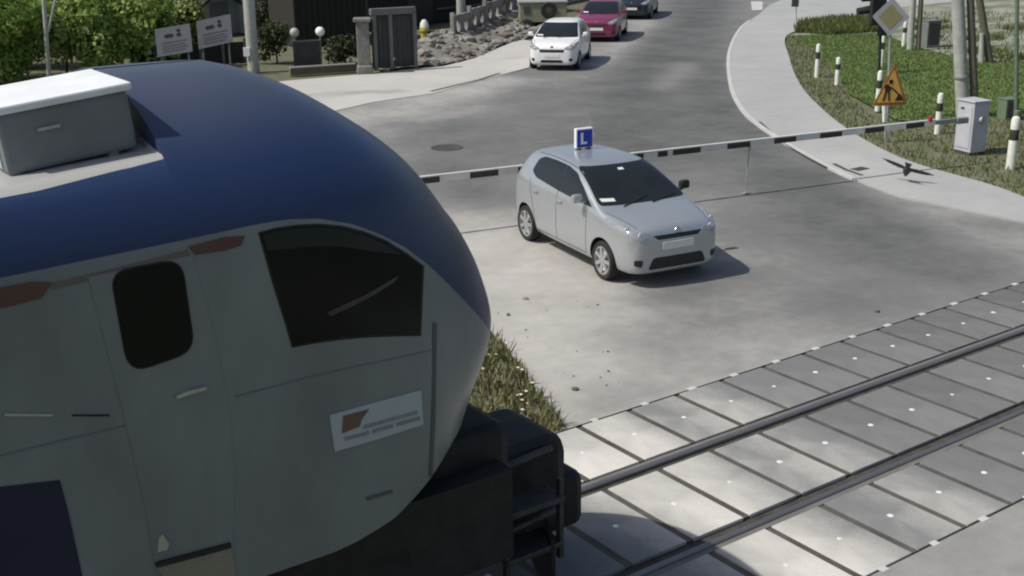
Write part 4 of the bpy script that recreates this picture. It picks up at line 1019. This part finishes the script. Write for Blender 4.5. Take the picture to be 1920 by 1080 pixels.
# grey houses far behind
def house(label, pa, pb, h, m, rails=0):
    a, b_ = G(*pa), G(*pb); d = b_-a; L = d.length; t = thing('house', label, 'house', a, math.atan2(d.y, d.x))
    q = MB(); q.box((L/2, 2.5, h/2), (L, 5, h)); q.build('wall', m, t)
    rv = [(-.3, -.5, h), (L+.3, -.5, h), (L+.3, 2.5, h+2), (-.3, 2.5, h+2), (-.3, 5.5, h), (L+.3, 5.5, h)]
    q = MB(); q.add(rv, [(0, 1, 2, 3), (3, 2, 5, 4), (0, 3, 4), (1, 5, 2), (0, 4, 5, 1)]); q.build('roof', 'gate_metal', t)
    return t, L
t, L = house('pale grey house with dark porch gable left of the concrete pole', (372, 70), (470, 60), 3.4, 'house_wall')
q = MB()
for s_ in (-1, 1): q.box((L*.42+s_*.75, -.25, 1.45), (1.75, .14, .13), rot=Matrix.Rotation(s_*math.radians(32), 3, 'Y'))
for s_ in (-1, 1): q.box((L*.42+s_*1.35, -.25, .5), (.12, .12, 1.1))
q.build('porch_gable', 'gate_metal', t)
q = MB(); q.box((L*.42, -.03, .75), (.9, .04, 1.3)); w = q.build('door', 'board_faint', t)
t, L = house('grey house with railings right of the concrete pole', (482, 66), (560, 58), 3.4, 'house_wall')
q = MB()
for z in (.75, 1.25): q.box((L/2, -.3, z), (L, .05, .07))
for k in range(7): q.box((L*(k+.5)/7, -.3, .8), (.05, .05, .9))
q.build('railing', 'gate_metal', t)
for k in (.3, .7): q = MB(); q.box((L*k, -.03, 1.9), (.8, .05, .9)); w = q.build('window', 'car_glass', t)
# hydrant
g = G(797, 92); t = thing('hydrant', 'yellow hydrant with a pale top beside the rubble bank', 'hydrant', g)
q = MB(); q.lathe([(.24, 0), (.24, .05), (.15, .07), (.15, .66), (.2, .68), (.2, .76), (.15, .78)], n=18); q.build('barrel', 'hydrant_yellow', t, True)
q = MB(); q.lathe([(.14, .78), (.17, .82), (.15, .98), (.08, 1.1), (0, 1.12)], n=18); q.build('bonnet', 'post_white', t, True)
for s_ in (0, 1): q = MB(); q.tube((.1, -.05, .62-.22*s_), (.34, -.18, .62-.22*s_), .06, .07, 10); q.build('outlet', 'hydrant_yellow' if s_ else 'post_black', t, True)
# rubble bank: one sloping mound with stones over it
RUB = P((700, 134), (850, 119), (900, 106), (945, 82), (1000, 69), (1050, 60), (1040, 30), (985, 40), (900, 66), (830, 90), (790, 108))
def stone_mesh(mb, c, s_, r):
    bm = bmesh.new(); bmesh.ops.create_icosphere(bm, subdivisions=1, radius=1)
    k = Vector((r.uniform(.7, 1.2), r.uniform(.6, 1.1), r.uniform(.45, .8))); q = Quaternion((0, 0, 1), r.uniform(0, 6.3))
    for v in bm.verts: v.co = q @ Vector((v.co.x*k.x, v.co.y*k.y, v.co.z*k.z))*(s_*r.uniform(.8, 1.2))+c
    bm.verts.index_update(); mb.add([v.co.copy() for v in bm.verts], [[v.index for v in f.verts] for f in bm.faces], 0 if r.random() < .8 else 1); bm.free()
mb = MB(); r = random.Random(5); poly = [(p.x, p.y) for p in RUB]
v2, fs, nb = fill(poly, .45)
def bankh(x, y):
    de = min(segdist((x, y), poly[i], poly[i+1]) for i in range(0, 5)); return min(.75, .30*de)+.02
mb.add([(v.x, v.y, bankh(v.x, v.y)+r.uniform(-.05, .05)) for v in v2], [tuple(f) for f in fs])
xs = [p[0] for p in poly]; ys = [p[1] for p in poly]; cnt = 0
while cnt < 520:
    x, y = r.uniform(min(xs), max(xs)), r.uniform(min(ys), max(ys))
    if inside((x, y), poly): stone_mesh(mb, Vector((x, y, bankh(x, y)+.02)), min(.30, .045+r.expovariate(14)), r); cnt += 1
tag(mb.build('rubble_bank', ['stone', 'brick_low']), 'sloping bank of grey broken stone beside the footpath', 'rubble', kind='stuff')
# pierced concrete fence climbing behind the bank
a, b_ = G(850, 88), G(1010, 38); d = b_-a; L = d.length; t = thing('pierced_fence', 'grey concrete fence with round dark openings above the rubble bank', 'fence', a, math.atan2(d.y, d.x))
n = 6
for k in range(n):
    x0, x1 = L*k/n+.08, L*(k+1)/n-.08; z0 = .35+.10*k; q = MB()
    for (hx) in range(2):
        cx = lerp(x0, x1, (hx+.5)/2); rr = .2; w2 = (x1-x0)/4; hh = .42
        ring = [(cx+rr*math.cos(i*math.pi/8), rr*math.sin(i*math.pi/8)*1.3) for i in range(16)]
        outer = []
        for i in range(16):
            c, s_ = math.cos(i*math.pi/8), math.sin(i*math.pi/8); kk = min(w2/max(abs(c), 1e-6), hh/max(abs(s_), 1e-6)); outer.append((cx+c*kk, s_*kk))
        vs = []
        for y in (-.05, .05):
            vs += [(p[0], y, z0+hh+p[1]) for p in ring]+[(p[0], y, z0+hh+p[1]) for p in outer]
        fs = []
        for i in range(16):
            j = (i+1) % 16; fs += [(i, j, 16+j, 16+i), (32+i, 48+i, 48+j, 32+j), (i, 32+i, 32+j, j), (16+i, 16+j, 48+j, 48+i)]
        q.add(vs, fs)
    q.build('panel', 'stone', t)
    q = MB(); q.box((L*k/n, 0, (z0+.95)/2), (.16, .16, z0+.95), bev=.01); q.build('post', 'stone', t)
# pale olive trailer with a wheel behind the white car
g = G(1010, 62); t = thing('trailer', 'pale olive box trailer with a spare wheel, behind the white car', 'trailer', g, -YAW+.05)
q = MB(); q.box((.2, .6, .85), (2.0, 1.2, .8), bev=.03); q.build('box', 'olive_panel', t)
q = MB(); q.box((.2, .6, 1.28), (2.1, 1.3, .08), bev=.02); q.build('lid', 'house_wall', t)
q = MB(); q.box((-.48, -.012, .95), (.28, .02, .3)); q.build('hatch', 'iron', t)
for x in (-.5, .7): q = MB(); q.lathe([(0, -.08), (.17, -.09), (.26, -.08), (.3, -.05), (.3, .05), (0, .08)], (x, .02, .3), 'Y', 24); q.build('wheel', 'tyre', t, True)
q = MB(); q.lathe([(.16, -.05), (.3, -.06), (.34, 0), (.3, .06), (.16, .05)], (.42, -.06, .95), 'Y', 24); q.build('spare_wheel', 'tyre', t, True)
# dark and pale walls at the very top, beyond the queue of cars
t, L = wall_thing('garden_wall', 'pale olive wall behind the red car', 'wall', (985, 20), (1150, -14), 1.1, .2, 'olive_panel', 'wall')
q = MB(); q.box((L/2, .1, 1.13), (L, .28, .06)); q.build('coping', 'house_wall', t)
# ------------------------------------------------------------------ grass, weeds, bird
def blades(name, label, poly, n, h0, h1, w, z, mats, seed, flower=0, weight=None):
    r = random.Random(seed); mb = MB(); xs = [p[0] for p in poly]; ys = [p[1] for p in poly]; k = 0
    while k < n:
        x, y = r.uniform(min(xs), max(xs)), r.uniform(min(ys), max(ys))
        if not inside((x, y), poly): continue
        if weight and r.random() > weight(x, y): k += 1; continue
        a = r.uniform(0, 6.28); h = r.uniform(h0, h1); b_ = Vector((math.cos(a), math.sin(a), 0)); ld = Vector((r.gauss(0, .35), r.gauss(0, .35), 1))*h
        p = Vector((x, y, z)); mi = 1 if r.random() < .3 else 0
        mb.add([p-b_*w/2, p+b_*w/2, p+ld*.6+b_*w*.35, p+ld, p+ld*.6-b_*w*.35], [(0, 1, 2, 3, 4)], mi); k += 1
        if flower and r.random() < flower:
            c = p+ld; s_ = .018; mb.add([c+Vector((-s_, -s_, .01)), c+Vector((s_, -s_, .01)), c+Vector((s_, s_, .014)), c+Vector((-s_, s_, .014))], [(0, 1, 2, 3)], 2)
    o = mb.build(name, mats); tag(o, label, 'grass', kind='stuff'); return o
blades('grass', 'short green grass of the verge beyond the pavement', GRASS, 26000, .03, .09, .04, .014, ['grass_blade', 'weed_blade'], 1)
blades('verge_weeds', 'thin brownish weeds around the barrier cabinet', VERGE, 9000, .03, .12, .03, .012, ['weed_blade', 'grass_blade'], 2)
STRIP = [tuple(p[:2]) for p in P((1490, 62), (1500, 48), (1560, 40), (1640, 38), (1650, 60), (1560, 66))]
blades('tall_weeds', 'strip of taller olive weeds at the far grass edge', STRIP, 5000, .12, .42, .06, .01, ['weed_blade', 'grass_blade'], 3)
YB = [tuple(p[:2]) for p in P((1700, 84), (1760, 99), (1800, 111), (1920, 115), (2000, 60), (1900, 20), (1720, 25))]
rr_ = random.Random(9); cl = [(rr_.uniform(24, 42), rr_.uniform(15, 30)) for _ in range(26)]
blades('yard_weeds', 'scattered weeds over the gravel yard', YB, 14000, .05, .22, .05, .005, ['weed_blade', 'grass_blade'], 4, weight=lambda x, y: 1 if min(math.hypot(x-c[0], (y-c[1])*1.5) for c in cl) < 1.0 else .06)
WEED = [tuple(p[:2]) for p in P((895, 612), (940, 640), (978, 690), (1002, 730), (1040, 772), (1062, 804))] + [(-3.4, 1.97), (-4.4, 1.97), (-6.5, 1.97), (-6.5, 7.5), (-3.2, 7.0)]
sheet('weed_bank', WEED, .006, 'verge_dirt', d=1)
blades('weeds', 'clump of yellow green weeds with pale flowers between train and road', WEED, 11000, .03, .20, .024, .006, ['dry_blade', 'weed_blade', 'weed_flower'], 6, flower=.02)
# loose crumbs of soil on the sandy road edge
mb = MB(); r = random.Random(8)
for _ in range(20):
    p = G(r.uniform(930, 1180), r.uniform(560, 760)); stone_mesh(mb, Vector((p.x, p.y, .008)), r.uniform(.006, .020), r)
for px, py in ((985, 561), (953, 591), (1078, 731), (1645, 585)): p = G(px, py); stone_mesh(mb, Vector((p.x, p.y, .012)), .05, r)
tag(mb.build('soil_crumbs', ['soil', 'stone']), 'loose crumbs of soil scattered on the sandy road edge', 'debris', kind='stuff')
# bird low over the pavement
g = G(1700, 330, .0); bc = AT(1700, 320, G(1705, 345))
mb = MB()
mb.lathe([(0, -.17), (.03, -.14), (.055, -.06), (.06, .02), (.045, .09), (.03, .13), (.033, .16), (.02, .19), (0, .21)], (0, 0, 0), 'X', 16)
for s_ in (-1, 1):
    pts = [(0, .04), (.14, .07), (.30, .06), (.42, .0), (.30, -.05), (.14, -.07), (0, -.06)]
    vs = [(p[1], s_*p[0], .02+.10*p[0]) for p in pts]+[(p[1], s_*p[0], .034+.10*p[0]) for p in pts]; n = len(pts)
    mb.add(vs, [(i, (i+1) % n, n+(i+1) % n, n+i) for i in range(n)]+[tuple(range(n)), tuple(range(2*n-1, n-1, -1))])
mb.add([(-.12, -.03, 0), (-.12, .03, 0), (-.30, .06, .0), (-.30, -.06, 0), (-.12, -.03, .015), (-.12, .03, .015), (-.30, .06, .012), (-.30, -.06, .012)], [(0, 1, 2, 3), (4, 5, 6, 7), (0, 1, 5, 4), (1, 2, 6, 5), (2, 3, 7, 6), (3, 0, 4, 7)])
mb.tube((.2, 0, 0), (.245, 0, -.01), .012, .003, 8)
bd = mb.build('bird', 'feather', None, True); rm = bd.modifiers.new('r', 'REMESH'); rm.mode = 'VOXEL'; rm.voxel_size = .009; apply_mods(bd)
bd.data.polygons.foreach_set('use_smooth', [True]*len(bd.data.polygons))
bd.scale = (1.2, 1.25, 1.3); bd.location = bc; bd.rotation_euler = (math.radians(18), math.radians(35), math.radians(40)); tag(bd, 'small dark bird with spread wings, low over the pale pavement', 'bird')
